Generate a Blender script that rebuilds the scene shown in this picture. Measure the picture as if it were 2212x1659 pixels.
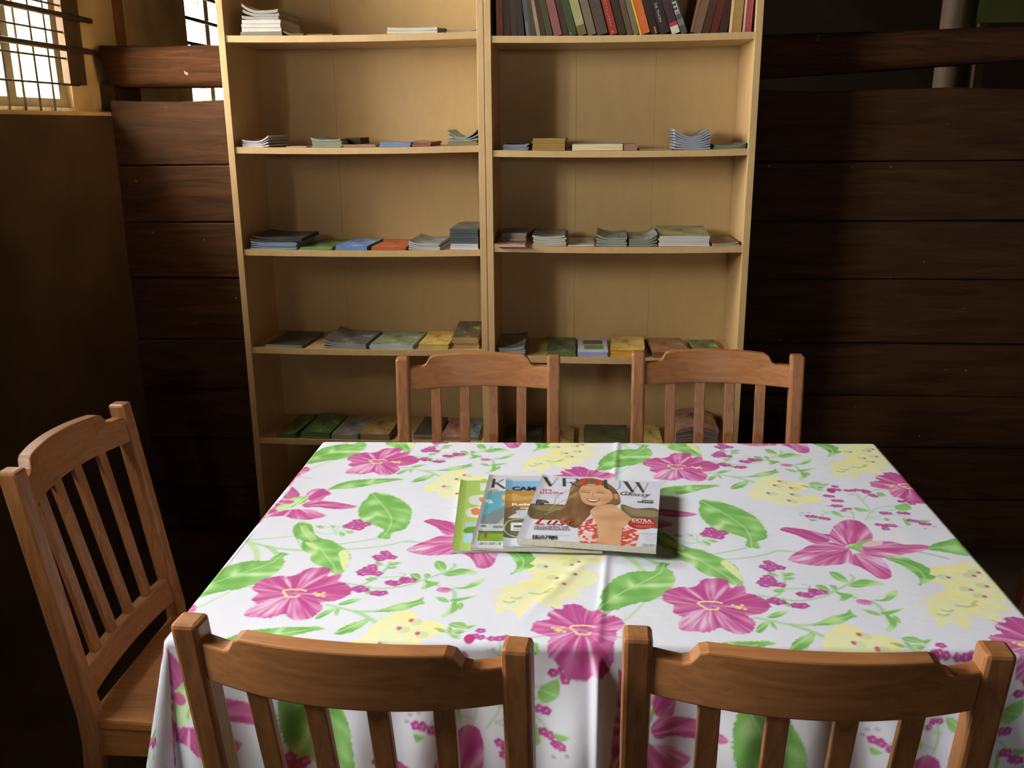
import bpy, bmesh, math, random
import numpy as np
from mathutils import Vector, Matrix

# ------------------------------------------------------------------ camera, world, light
for o in list(bpy.data.objects):
    bpy.data.objects.remove(o)
SC = bpy.context.scene
COL = SC.collection
W, H, F = 2212.0, 1659.0, 2011.2
YAW, PITCH, ROLL, CAMZ = 0.0666, 0.2721, -0.0084, 1.5
FW = np.array([-math.sin(YAW)*math.cos(PITCH), math.cos(YAW)*math.cos(PITCH), -math.sin(PITCH)])
_r = np.array([math.cos(YAW), math.sin(YAW), 0.0])
_u = np.cross(_r, FW)
RT = _r*math.cos(ROLL)+_u*math.sin(ROLL)
UP = -_r*math.sin(ROLL)+_u*math.cos(ROLL)
cam_d = bpy.data.cameras.new('camera')
cam_d.sensor_width = 36.0
cam_d.lens = F/W*36.0
cam_d.clip_start = 0.02
cam = bpy.data.objects.new('camera', cam_d)
COL.objects.link(cam)
cam.matrix_world = Matrix(((RT[0], UP[0], -FW[0], 0), (RT[1], UP[1], -FW[1], 0), (RT[2], UP[2], -FW[2], CAMZ), (0, 0, 0, 1)))
SC.camera = cam

SC.view_settings.view_transform = 'Standard'
SC.view_settings.look = 'None'
SC.view_settings.gamma = 1.0
SC.view_settings.use_curve_mapping = False
SC.view_settings.exposure = 0.74
world = bpy.data.worlds.new('overcast_sky')
SC.world = world
world.use_nodes = True
_bg = world.node_tree.nodes['Background']
_bg.inputs['Color'].default_value = (0.93, 0.955, 1.03, 1)
_bg.inputs['Strength'].default_value = 55.0

XL = -1.57            # face of the thick lower left wall
XU = -1.62            # face of the plastered upper left wall
WIN_Y = (0.85, 2.555, 4.55)     # window centres along the left wall
WIN_W, WIN_Z0, WIN_Z1 = 1.0, 1.55, 2.25
WALL_T = 0.30
FILL_WIN = (0.45, 0.83); FZ = (1.8, 2.13)  # small unseen window added behind the camera for fill light (x and z range)
for i, wy in enumerate(WIN_Y+(None,)):        # windows the daylight comes through; the last is the added fill window
    d = bpy.data.lights.new('window_daylight_portal', 'AREA')
    d.shape = 'RECTANGLE'
    d.size, d.size_y = WIN_Z1-WIN_Z0, WIN_W
    d.cycles.is_portal = True
    o = bpy.data.objects.new('window_daylight_portal', d)
    COL.objects.link(o)
    o.location = (XU-WALL_T-0.01, wy or 0.0, (WIN_Z0+WIN_Z1)/2)
    o.rotation_euler = (0, -math.pi/2, 0)
    if wy is None:
        d.size, d.size_y = FILL_WIN[1]-FILL_WIN[0], FZ[1]-FZ[0]
        o.location = ((FILL_WIN[0]+FILL_WIN[1])/2, -3.41, (FZ[0]+FZ[1])/2)
        o.rotation_euler = (math.pi/2, 0, 0)

# ------------------------------------------------------------------ helpers
def ray(px, py):
    return FW+RT*(px-W/2)/F-UP*(py-H/2)/F
def onz(px, py, z):
    d = ray(px, py); t = (z-CAMZ)/d[2]
    return np.array([d[0]*t, d[1]*t, z])
def ony(px, py, y):
    d = ray(px, py); t = y/d[1]
    return np.array([d[0]*t, y, CAMZ+d[2]*t])
def s2l(c):
    c = np.asarray(c, float)/255.0
    return np.where(c <= 0.04045, c/12.92, ((c+0.055)/1.055)**2.4)
def rgb(c):
    return tuple(float(x) for x in s2l(c))+(1.0,)

def link(o, parent=None):
    COL.objects.link(o)
    if parent is not None:
        o.parent = parent
    return o
def tag(o, label=None, cat=None, group=None, kind=None):
    if label: o['label'] = label
    if cat: o['category'] = cat
    if group: o['group'] = group
    if kind: o['kind'] = kind
    return o
def empty(name, loc=(0, 0, 0), rz=0.0, parent=None):
    o = bpy.data.objects.new(name, None)
    o.location = loc; o.rotation_euler = (0, 0, rz)
    o.empty_display_size = 0.05
    return link(o, parent)
def mesh_obj(name, verts, faces, mat, parent=None, smooth=False, mats=None, mi=None):
    me = bpy.data.meshes.new(name)
    me.from_pydata([tuple(float(x) for x in v) for v in verts], [], faces)
    for m in (mats or [mat]):
        me.materials.append(m)
    if mi is not None:
        me.polygons.foreach_set('material_index', mi)
    if smooth:
        me.polygons.foreach_set('use_smooth', [True]*len(faces))
    me.update()
    return link(bpy.data.objects.new(name, me), parent)
BF = [(0, 3, 2, 1), (4, 5, 6, 7), (0, 1, 5, 4), (1, 2, 6, 5), (2, 3, 7, 6), (3, 0, 4, 7)]
def box_vf(x0, x1, y0, y1, z0, z1):
    return [(x0, y0, z0), (x1, y0, z0), (x1, y1, z0), (x0, y1, z0), (x0, y0, z1), (x1, y0, z1), (x1, y1, z1), (x0, y1, z1)], BF
def box(name, x0, x1, y0, y1, z0, z1, mat, parent=None, bev=0.0):
    v, f = box_vf(x0, x1, y0, y1, z0, z1)
    o = mesh_obj(name, v, f, mat, parent)
    if bev:
        b = o.modifiers.new('bevel', 'BEVEL'); b.width = bev; b.segments = 2
    return o
def sweep(name, secs, mat, parent=None, smooth=False, bev=0.0):
    """secs: list of closed rings with equal counts -> capped tube"""
    n = len(secs[0]); V = []; Fc = []
    for s in secs: V += [tuple(p) for p in s]
    for i in range(len(secs)-1):
        for j in range(n):
            k = (j+1) % n
            Fc.append((i*n+j, i*n+k, (i+1)*n+k, (i+1)*n+j))
    Fc.append(tuple(range(n-1, -1, -1)))
    Fc.append(tuple((len(secs)-1)*n+j for j in range(n)))
    o = mesh_obj(name, V, Fc, mat, parent, smooth)
    if bev:
        b = o.modifiers.new('bevel', 'BEVEL'); b.width = bev; b.segments = 2; b.angle_limit = math.radians(40)
    return o

# ------------------------------------------------------------------ materials
def new_mat(name):
    m = bpy.data.materials.new(name); m.use_nodes = True
    nt = m.node_tree
    return m, nt, nt.nodes['Principled BSDF']
def N(nt, t, **kw):
    n = nt.nodes.new(t)
    for k, v in kw.items():
        if k in n.inputs: n.inputs[k].default_value = v
        else: setattr(n, k, v)
    return n
def coords(nt, kind='Object', scale=(1, 1, 1), rot=(0, 0, 0)):
    tc = N(nt, 'ShaderNodeTexCoord'); mp = N(nt, 'ShaderNodeMapping')
    mp.inputs['Scale'].default_value = scale; mp.inputs['Rotation'].default_value = rot
    nt.links.new(tc.outputs[kind], mp.inputs['Vector'])
    return mp.outputs['Vector']
def ramp(nt, fac, stops):
    r = N(nt, 'ShaderNodeValToRGB')
    e = r.color_ramp.elements
    while len(e) < len(stops): e.new(0.5)
    for el, (p, c) in zip(e, stops):
        el.position = p; el.color = c
    nt.links.new(fac, r.inputs['Fac'])
    return r.outputs['Color']
def mixc(nt, fac, a, b, mode='MIX'):
    m = N(nt, 'ShaderNodeMix', data_type='RGBA', blend_type=mode)
    if isinstance(fac, float): m.inputs[0].default_value = fac
    else: nt.links.new(fac, m.inputs[0])
    for s, v in ((6, a), (7, b)):
        if isinstance(v, tuple): m.inputs[s].default_value = v
        else: nt.links.new(v, m.inputs[s])
    return m.outputs[2]
def plain(name, c, rough=0.6, var=0.12, scale=30.0, bump=0.0, spec=0.4):
    m, nt, b = new_mat(name)
    v = coords(nt)
    n = N(nt, 'ShaderNodeTexNoise', Scale=scale, Detail=4.0)
    nt.links.new(v, n.inputs['Vector'])
    c0 = rgb(c)
    d = tuple(x*(1-var) for x in c0[:3])+(1,); l = tuple(min(1, x*(1+var)) for x in c0[:3])+(1,)
    nt.links.new(ramp(nt, n.outputs['Fac'], [(0.3, d), (0.7, l)]), b.inputs['Base Color'])
    b.inputs['Roughness'].default_value = rough
    b.inputs['Specular IOR Level'].default_value = spec
    if bump:
        bp = N(nt, 'ShaderNodeBump', Strength=bump, Distance=0.004)
        nt.links.new(n.outputs['Fac'], bp.inputs['Height']); nt.links.new(bp.outputs['Normal'], b.inputs['Normal'])
    return m
def wood(name, c_dark, c_light, scale=(1, 1, 12), grain=6.0, rough=0.45, dist=3.0, bump=0.15, spec=0.5, flecks=None, lo=0.25, hi=0.75):
    m, nt, b = new_mat(name)
    v = coords(nt, 'Object', scale)
    n = N(nt, 'ShaderNodeTexNoise', Scale=grain, Detail=6.0, Roughness=0.62, Distortion=dist*0.3)
    nt.links.new(v, n.inputs['Vector'])
    col = ramp(nt, n.outputs['Fac'], [(lo, rgb(c_dark)), (hi, rgb(c_light))])
    if flecks:
        v2 = coords(nt, 'Object', (1, 1, 1))
        n2 = N(nt, 'ShaderNodeTexNoise', Scale=38.0, Detail=3.0)
        nt.links.new(v2, n2.inputs['Vector'])
        f = ramp(nt, n2.outputs['Fac'], [(0.735, (0, 0, 0, 1)), (0.76, (1, 1, 1, 1))])
        col = mixc(nt, f, col, rgb(flecks))
    nt.links.new(col, b.inputs['Base Color'])
    b.inputs['Roughness'].default_value = rough
    b.inputs['Specular IOR Level'].default_value = spec
    if bump:
        bp = N(nt, 'ShaderNodeBump', Strength=bump, Distance=0.003)
        nt.links.new(n.outputs['Fac'], bp.inputs['Height']); nt.links.new(bp.outputs['Normal'], b.inputs['Normal'])
    return m

M = {}
M['beech'] = wood('beech_laminate', (190, 154, 104), (204, 168, 116), scale=(3, 3, 1), grain=9, rough=0.42, bump=0.02)
M['beech_back'] = wood('beech_hardboard', (184, 152, 100), (192, 160, 108), scale=(4, 4, 2), grain=5, rough=0.6, bump=0.02)
M['chair_v'] = wood('stained_pine_upright', (126, 78, 44), (184, 124, 78), scale=(11, 11, 1.3), grain=7, rough=0.36, bump=0.06)
M['chair_h'] = wood('stained_pine_rail', (142, 90, 52), (186, 126, 78), scale=(1.3, 11, 11), grain=7, rough=0.34, bump=0.05)
M['chair_s'] = wood('stained_pine_seat', (150, 94, 48), (200, 138, 82), scale=(10, 1.3, 10), grain=6, rough=0.36, bump=0.05)
M['plank'] = wood('old_dark_plank', (46, 28, 14), (88, 57, 32), scale=(0.7, 5, 7), grain=5, rough=0.8, bump=0.7, spec=0.15, flecks=(150, 125, 100))
M['log'] = wood('old_hewn_timber', (42, 25, 13), (94, 58, 33), scale=(0.8, 8, 8), grain=6, rough=0.85, bump=1.0, spec=0.1, flecks=(170, 140, 112))
M['dark'] = plain('dark_stained_wall', (70, 52, 34), 0.8, 0.3, 4.0, 0.2, 0.2)
M['far'] = plain('dark_far_wall', (42, 29, 18), 0.9, 0.25, 4.0, 0.2, 0.1)
M['gap'] = plain('dark_gap_backing', (22, 14, 9), 0.9, 0.1)
M['plaster'] = plain('old_plaster', (186, 158, 112), 0.9, 0.22, 5.0, 0.4, 0.2)
M['stain'] = plain('rust_stained_plaster', (120, 78, 48), 0.9, 0.3, 8.0, 0.3, 0.2)
M['ceiling'] = plain('dark_ceiling_boards', (84, 64, 44), 0.8, 0.2, 3.0)
M['floor'] = plain('worn_dark_floor', (74, 56, 40), 0.55, 0.35, 6.0, 0.3)
M['frame'] = plain('weathered_window_frame', (150, 140, 116), 0.7, 0.2, 14.0, 0.2)
M['iron'] = plain('rusty_iron', (58, 46, 34), 0.6, 0.3, 60.0, 0.3)
M['sill'] = plain('chalky_sill', (196, 186, 166), 0.85, 0.3, 40.0, 0.4)
M['post'] = wood('pale_round_post', (56, 42, 24), (104, 78, 44), scale=(8, 8, 1), grain=5, rough=0.7)
M['green_board'] = plain('dull_green_board', (92, 96, 40), 0.7, 0.15, 6.0)
M['ground'] = plain('pale_gravel_ground', (150, 140, 120), 0.95, 0.2, 3.0)
M['table'] = wood('table_pine', (120, 74, 38), (170, 112, 62), scale=(1.3, 10, 10), grain=6)
M['paper'] = plain('magazine_page_edges', (206, 200, 188), 0.8, 0.08, 200.0)
def glass_mat():
    m, nt, b = new_mat('dusty_window_glass')
    out = nt.nodes['Material Output']
    tr = N(nt, 'ShaderNodeBsdfTransparent', Color=(0.95, 0.95, 0.9, 1))
    gl = N(nt, 'ShaderNodeBsdfGlossy', Roughness=0.05)
    df = N(nt, 'ShaderNodeBsdfDiffuse', Color=(0.5, 0.47, 0.4, 1))
    v = coords(nt)
    n = N(nt, 'ShaderNodeTexNoise', Scale=26.0, Detail=2.0); nt.links.new(v, n.inputs['Vector'])
    f = ramp(nt, n.outputs['Fac'], [(0.66, (0.05, 0.05, 0.05, 1)), (0.74, (0.75, 0.75, 0.75, 1))])
    m1 = N(nt, 'ShaderNodeMixShader'); m2 = N(nt, 'ShaderNodeMixShader', Fac=0.05)
    nt.links.new(f, m1.inputs[0]); nt.links.new(tr.outputs[0], m1.inputs[1]); nt.links.new(df.outputs[0], m1.inputs[2])
    nt.links.new(m1.outputs[0], m2.inputs[1]); nt.links.new(gl.outputs[0], m2.inputs[2])
    nt.links.new(m2.outputs[0], out.inputs['Surface'])
    return m
M['glass'] = glass_mat()
def attr_mat(name, rough=0.85, spec=0.2, weave=0.0, sheen=0.0):
    m, nt, b = new_mat(name)
    a = N(nt, 'ShaderNodeAttribute', attribute_name='print')
    nt.links.new(a.outputs['Color'], b.inputs['Base Color'])
    b.inputs['Roughness'].default_value = rough
    b.inputs['Specular IOR Level'].default_value = spec
    if weave:
        v = coords(nt)
        n = N(nt, 'ShaderNodeTexNoise', Scale=60.0, Detail=5.0); nt.links.new(v, n.inputs['Vector'])
        bp = N(nt, 'ShaderNodeBump', Strength=weave, Distance=0.003)
        nt.links.new(n.outputs['Fac'], bp.inputs['Height']); nt.links.new(bp.outputs['Normal'], b.inputs['Normal'])
    return m
M['cloth'] = attr_mat('printed_cotton', 0.85, 0.15, 0.25)
M['gloss'] = attr_mat('printed_gloss_cover', 0.32, 0.5)
_pc = {}
def col(c, rough=0.55):
    k = (tuple(c), rough)
    if k not in _pc: _pc[k] = plain('print_%d_%d_%d' % tuple(c), c, rough, 0.1, 60.0)
    return _pc[k]

# ------------------------------------------------------------------ the setting
YF, YB, XR, ZC = -3.2, 6.4, 3.2, 3.1
YP = 3.20             # front face of the plank partition
tag(box('floor', XU-WALL_T, XR, YF, YB, -0.1, 0.0, M['floor']), kind='structure')
tag(box('ceiling', XU-WALL_T, XR, YF, YB, ZC, ZC+0.1, M['ceiling']), kind='structure')
tag(box('wall_right', XR, XR+0.2, YF, YB, 0, ZC, M['dark']), kind='structure')
wf = empty('wall_front', (0, YF, 0)); tag(wf, kind='structure')
for x0, x1, z0, z1 in ((XU-WALL_T, FILL_WIN[0], 0, ZC), (FILL_WIN[1], XR, 0, ZC), (FILL_WIN[0], FILL_WIN[1], 0, FZ[0]), (FILL_WIN[0], FILL_WIN[1], FZ[1], ZC)):
    box('wall_section', x0, x1, -0.2, 0, z0, z1, M['dark'], wf)
w4 = empty('window_4', ((FILL_WIN[0]+FILL_WIN[1])/2, YF-0.1, FZ[0])); tag(w4, kind='structure')  # added out of view, gives weak fill light from behind the camera
fh = FZ[1]-FZ[0]; fw_ = (FILL_WIN[1]-FILL_WIN[0])/2
box('window_frame', -fw_, -fw_+0.025, -0.03, 0.03, 0, fh, M['frame'], w4)
box('window_frame', fw_-0.025, fw_, -0.03, 0.03, 0, fh, M['frame'], w4)
box('window_frame', -fw_+0.025, fw_-0.025, -0.03, 0.03, 0, 0.025, M['frame'], w4)
box('window_frame', -fw_+0.025, fw_-0.025, -0.03, 0.03, fh-0.025, fh, M['frame'], w4)
box('mullion', -0.012, 0.012, -0.025, 0.025, 0.025, fh-0.025, M['frame'], w4)
box('pane', -fw_+0.025, -0.012, -0.002, 0.002, 0.025, fh-0.025, M['glass'], w4)
box('pane', 0.012, fw_-0.025, -0.002, 0.002, 0.025, fh-0.025, M['glass'], w4)
tag(box('wall_far', XU-WALL_T, XR, YB, YB+0.2, 0, ZC, M['far']), kind='structure')
tag(box('ground', -14, XU-WALL_T-0.001, -12, 16, -0.35, -0.25, M['ground']), kind='structure')
# left wall: thick dark lower part, plastered upper part with window openings
wl = empty('wall_left', (XU, 0, 0)); tag(wl, kind='structure')
def wl_box(name, y0, y1, z0, z1, mat, x0=XU-WALL_T, x1=XU):
    return box(name, x0-XU, x1-XU, y0, y1, z0, z1, mat, wl)
wl_box('lower_wall', YF, YB, 0, WIN_Z0-0.012, M['dark'], XU-WALL_T, XL)
wl_box('ledge', YF, YB, WIN_Z0-0.012, WIN_Z0, M['plaster'], XU-WALL_T, XL-0.004)
ys = [YF]
for wy in WIN_Y: ys += [wy-WIN_W/2, wy+WIN_W/2]
ys.append(YB)
for i in range(0, len(ys), 2):
    wl_box('plaster_pier', ys[i], ys[i+1], WIN_Z0, WIN_Z1, M['plaster'])
wl_box('plaster_band', YF, YB, WIN_Z1, ZC, M['plaster'])
# windows with frames, panes, iron bars and a wire grille
def bar(name, p0, p1, r, mat, parent, n=6):
    p0 = Vector(p0); p1 = Vector(p1); d = (p1-p0).normalized()
    a = d.orthogonal().normalized(); b = d.cross(a)
    secs = [[p+a*math.cos(2*math.pi*k/n)*r+b*math.sin(2*math.pi*k/n)*r for k in range(n)] for p in (p0, p1)]
    return sweep(name, secs, mat, parent, smooth=True)
for wi, wy in enumerate(WIN_Y):
    w = empty('window_%d' % (wi+1), (XU, wy, WIN_Z0)); tag(w, kind='structure')
    hw, hh = WIN_W/2, WIN_Z1-WIN_Z0
    xo = -0.05
    box('window_frame', xo-0.03, xo+0.03, -hw, -hw+0.045, 0, hh, M['frame'], w)
    box('window_frame', xo-0.03, xo+0.03, hw-0.045, hw, 0, hh, M['frame'], w)
    box('window_frame', xo-0.03, xo+0.03, -hw+0.045, hw-0.045, 0, 0.04, M['frame'], w)
    box('window_frame', xo-0.03, xo+0.03, -hw+0.045, hw-0.045, hh-0.045, hh, M['frame'], w)
    ms = (-0.2, 0.2)
    for m_ in ms:
        box('mullion', xo-0.025, xo+0.025, m_-0.025, m_+0.025, 0.04, hh-0.045, M['frame'], w)
    e = [-hw+0.045]+[q for m_ in ms for q in (m_-0.025, m_+0.025)]+[hw-0.045]
    for k in range(0, 6, 2):
        box('pane', xo-0.002, xo+0.002, e[k], e[k+1], 0.04, hh-0.045, M['glass'], w)
    box('window_sill', -0.02, 0.0, -hw, hw, 0, 0.012, M['sill'], w)
    if wi in (1,):
        for k in range(11):
            y = 0.369-0.081*k
            bar('grille_wire', (0.008, y, 0.0), (0.008, y, hh), 0.0035, M['iron'], w)
        for k in range(8):
            z = 0.083+k*0.078
            bar('grille_wire', (0.014, -hw-0.01, z), (0.014, hw+0.02, z), 0.0035, M['iron'], w)
        for z in (0.19, 0.288, 0.386, 0.484, 0.582):
            bar('iron_bar', (0.028, -hw-0.1, z), (0.028, hw+0.12, z), 0.009, M['iron'], w, 8)
        box('jamb_board', 0.0, 0.022, hw-0.045, hw+0.06, 0.085, hh, M['dark'], w)
    elif wi == 2:
        for z in (0.19, 0.29, 0.39, 0.49, 0.6):
            bar('iron_bar', (0.0, -hw, z), (0.0, hw, z), 0.008, M['iron'], w, 8)
# a rust stained strip and a short timber bracket on the plaster beyond the partition
box('rust_streak', 0.0, 0.006, 3.40, 3.47, 1.78, ZC, M['stain'], wl)
box('timber_bracket', 0.0, 0.05, 3.24, 3.44, 1.56, 1.64, M['dark'], wl)

# plank partition behind the bookcases
wb = empty('wall_back', (0, YP, 0)); tag(wb, kind='structure')
box('light_block_backing', XL, XR, 0.045, 0.07, 0.0, 1.55, M['gap'], wb)  # dark sheet added so no light leaks between the planks
zs = [0.0, 0.19, 0.385, 0.575, 0.762, 0.985, 1.18, 1.374, 1.60]
rnd = random.Random(4)
for k in range(len(zs)-1):
    n = 40; secs = []
    pr = [rnd.uniform(0, 6.28) for _ in range(4)]
    dy = rnd.uniform(-0.004, 0.004)
    for i in range(n+1):
        x = XL+(XR-XL)*i/n
        g0 = 0.0018+0.0012*math.sin(x*3.1+pr[0])+0.0006*math.sin(x*9+pr[1])
        g1 = 0.0018+0.0012*math.sin(x*2.7+pr[2])+0.0006*math.sin(x*11+pr[3])
        z0, z1 = zs[k]+g0, zs[k+1]-g1
        if k == len(zs)-2:
            z1 = zs[k+1]+0.010*math.sin(x*2.2+1.2)+0.008*math.sin(x*6+0.4)
        y0 = dy+0.003*math.sin(x*4+pr[1])
        b = 0.0035
        secs.append([(x, y0+b, z0), (x, 0.042, z0), (x, 0.042, z1), (x, y0+b, z1), (x, y0, z1-b), (x, y0-0.0004, (z0+z1)/2), (x, y0, z0+b)])
    sweep('plank', secs, M['plank'], wb)
# hewn timber rail above the partition
secs = []; n = 44; rnd = random.Random(8)
pts = [(-1.60, 1.700, 0.135), (-1.0, 1.694, 0.13), (0.2, 1.700, 0.135), (0.7, 1.706, 0.135), (1.1, 1.722, 0.115), (1.5, 1.738, 0.10), (3.19, 1.76, 0.10)]
for i in range(n+1):
    x = -1.60+(4.79)*i/n
    zc = np.interp(x, [p[0] for p in pts], [p[1] for p in pts]); hh = np.interp(x, [p[0] for p in pts], [p[2] for p in pts])
    ring = []
    for k in range(20):
        a = 2*math.pi*k/20
        ca, sa = math.cos(a), math.sin(a)
        q = 1/(abs(ca)**5+abs(sa)**5)**(1/5)
        j = 1+0.03*math.sin(x*5+a*3)+0.025*math.sin(x*13+a*5)+0.012*math.sin(x*31+a*7)
        sl = 0.02*(1-math.sin(a)) if i == 0 else 0
        ring.append((x+sl, YP+0.065+0.06*q*ca*j, zc+hh/2*q*sa*j))
    secs.append(ring)
rail = sweep('timber_rail', secs, M['log'], None, smooth=True)
tag(rail, 'heavy rough-hewn dark timber rail running above the plank partition', 'timber rail')
# pale post, board and joists in the dark space behind the partition
po = empty('roof_post', (1.685, 4.55, 0))
tag(po, 'pale debarked post standing behind the timber rail at upper right', 'post')
secs = []
for i in range(13):
    z = ZC*i/12
    secs.append([(0.075*math.cos(2*math.pi*k/10)*(1+0.06*math.sin(z*5+k))+0.02*z-0.02, 0.075*math.sin(2*math.pi*k/10), z) for k in range(10)])
sweep('shaft', secs, M['post'], po, smooth=True)
box('foot_block', -0.13, 0.13, -0.13, 0.13, 0.0, 0.05, M['dark'], po)
gb = box('green_board', 1.9, 2.9, 4.9, 4.93, 1.95, 2.75, M['green_board'])
gl = [(1.95, 4.93), (2.82, 4.93)]
for x, y in gl:
    box('support_leg', x, x+0.04, y, y+0.04, 0, 2.6, M['dark'], gb)
tag(gb, 'dull green board standing behind the timber rail at upper right', 'board')

# ------------------------------------------------------------------ the two bookcases
BYAW, BY0 = -0.015, 2.8642
BX = (-1.0586, -0.2653, 0.5319)
SHELF = {'L': [1.761, 1.4395, 1.1266, 0.809, 0.499, 0.175], 'R': [1.7484, 1.4252, 1.1397, 0.7903, 0.482, 0.16]}
ZTOP = 2.12; DEPTH = 0.28; TH = 0.02
def bcase_world(bx, by, z=0.0):
    return np.array([bx-by*BYAW, BY0+bx*BYAW+by, z])
def bx_px(px, py, by):
    """local along-shelf coordinate of a pixel on the vertical plane 'by' behind the shelf fronts"""
    d = ray(px, py); t = (BY0+by)/(d[1]-BYAW*d[0])
    return d[0]*t*(1+BYAW*BYAW)
def bookcase(name, key, x0, x1, label, seams):
    p = bcase_world(x0, 0)
    b = empty(name, tuple(p), BYAW); tag(b, label, 'bookcase', 'twin beech bookcases')
    w = x1-x0-0.0008
    box('side_panel', 0, TH, 0, DEPTH, 0, ZTOP, M['beech'], b, 0.0008)
    box('side_panel', w-TH, w, 0, DEPTH, 0, ZTOP, M['beech'], b, 0.0008)
    box('top_panel', TH, w-TH, 0, DEPTH, ZTOP-TH, ZTOP, M['beech'], b, 0.0008)
    box('plinth', TH, w-TH, 0.02, 0.038, 0, SHELF[key][5]-TH, M['beech'], b)
    for k, z in enumerate(SHELF[key]):
        n = 12; secs = []
        for i in range(n+1):
            x = TH+0.0006+(w-2*TH-0.0012)*i/n
            s = (0.004 if k < 5 else 0.0)*(1-(2*i/n-1)**2)
            secs.append([(x, 0.004, z-0.019-s), (x, DEPTH-0.012, z-0.019-s), (x, DEPTH-0.012, z-s), (x, 0.004, z-s)])
        sweep('shelf', secs, M['beech'], b)
    ed = [TH]+[s-x0 for s in seams]+[w-TH]
    for i in range(len(ed)-1):
        box('back_panel', ed[i]+0.0002, ed[i+1]-0.0002, DEPTH-0.008+0.0012*(i % 2), DEPTH-0.003+0.0012*(i % 2), 0.02, ZTOP-TH, M['beech_back'], b)
    return b
bookcase('bookcase', 'L', BX[0], BX[1], 'tall beech bookcase, the left one of the pair behind the table',
         [bx_px(722, 200, DEPTH), bx_px(897, 200, DEPTH)])
bookcase('bookcase', 'R', BX[1]+0.0008, BX[2], 'tall beech bookcase, the right one with a row of books',
         [bx_px(1242, 200, DEPTH), bx_px(1412, 200, DEPTH)])

# ------------------------------------------------------------------ magazines lying on the shelves
_pg = {}
def pages_mat(c):
    c = tuple(c)
    if c not in _pg:
        d = tuple(int(x*0.72) for x in c)
        _pg[c] = wood('page_edges_%d_%d_%d' % c, d, c, scale=(2, 2, 160), grain=4, rough=0.85, bump=0.1, spec=0.2)
    return _pg[c]
_cv = {}
def cover_mat(c1, c2, c3, sc=9.0):
    k = (tuple(c1), tuple(c2), tuple(c3), sc)
    if k not in _cv:
        m, nt, b = new_mat('cover_print')
        v = coords(nt, 'Generated', (1, 1, 0.01))
        n = N(nt, 'ShaderNodeTexNoise', Scale=2.6, Detail=3.0, Roughness=0.5)
        nt.links.new(v, n.inputs['Vector'])
        c = ramp(nt, n.outputs['Fac'], [(0.36, rgb(c1)), (0.46, rgb(c2)), (0.56, rgb(c2)), (0.66, rgb(c3))])
        nt.links.new(c, b.inputs['Base Color'])
        b.inputs['Roughness'].default_value = 0.4
        _cv[k] = m
    return _cv[k]
ORD = {0: 'top', 1: 'second', 2: 'third', 3: 'fourth', 4: 'fifth'}
SRN = random.Random(21)
def slab(name, wd, dp, th, zf, mats, loc, rz, parent=None, tw=0.0, z0=0.0):
    nx, ny = 9, 3
    V = []; Fc = []; mi = []
    for t in (0, 1):
        for j in range(ny+1):
            for i in range(nx+1):
                u = 2*i/nx-1; vv = j/ny
                V.append((u*wd/2, vv*dp, z0+zf(u, vv)+t*th))
    n1 = (nx+1)*(ny+1)
    ix = lambda t, i, j: t*n1+j*(nx+1)+i
    for j in range(ny):
        for i in range(nx):
            Fc.append((ix(1, i, j), ix(1, i+1, j), ix(1, i+1, j+1), ix(1, i, j+1))); mi.append(1)
            Fc.append((ix(0, i, j), ix(0, i, j+1), ix(0, i+1, j+1), ix(0, i+1, j))); mi.append(1)
    for i in range(nx):
        Fc.append((ix(0, i, 0), ix(0, i+1, 0), ix(1, i+1, 0), ix(1, i, 0))); mi.append(0)
        Fc.append((ix(0, i+1, ny), ix(0, i, ny), ix(1, i, ny), ix(1, i+1, ny))); mi.append(0)
    for j in range(ny):
        Fc.append((ix(0, 0, j+1), ix(0, 0, j), ix(1, 0, j), ix(1, 0, j+1))); mi.append(0)
        Fc.append((ix(0, nx, j), ix(0, nx, j+1), ix(1, nx, j+1), ix(1, nx, j))); mi.append(0)
    o = mesh_obj(name, V, Fc, None, parent, mats=mats, mi=mi)
    o.location = loc; o.rotation_euler = (0, 0, rz)
    return o
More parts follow.
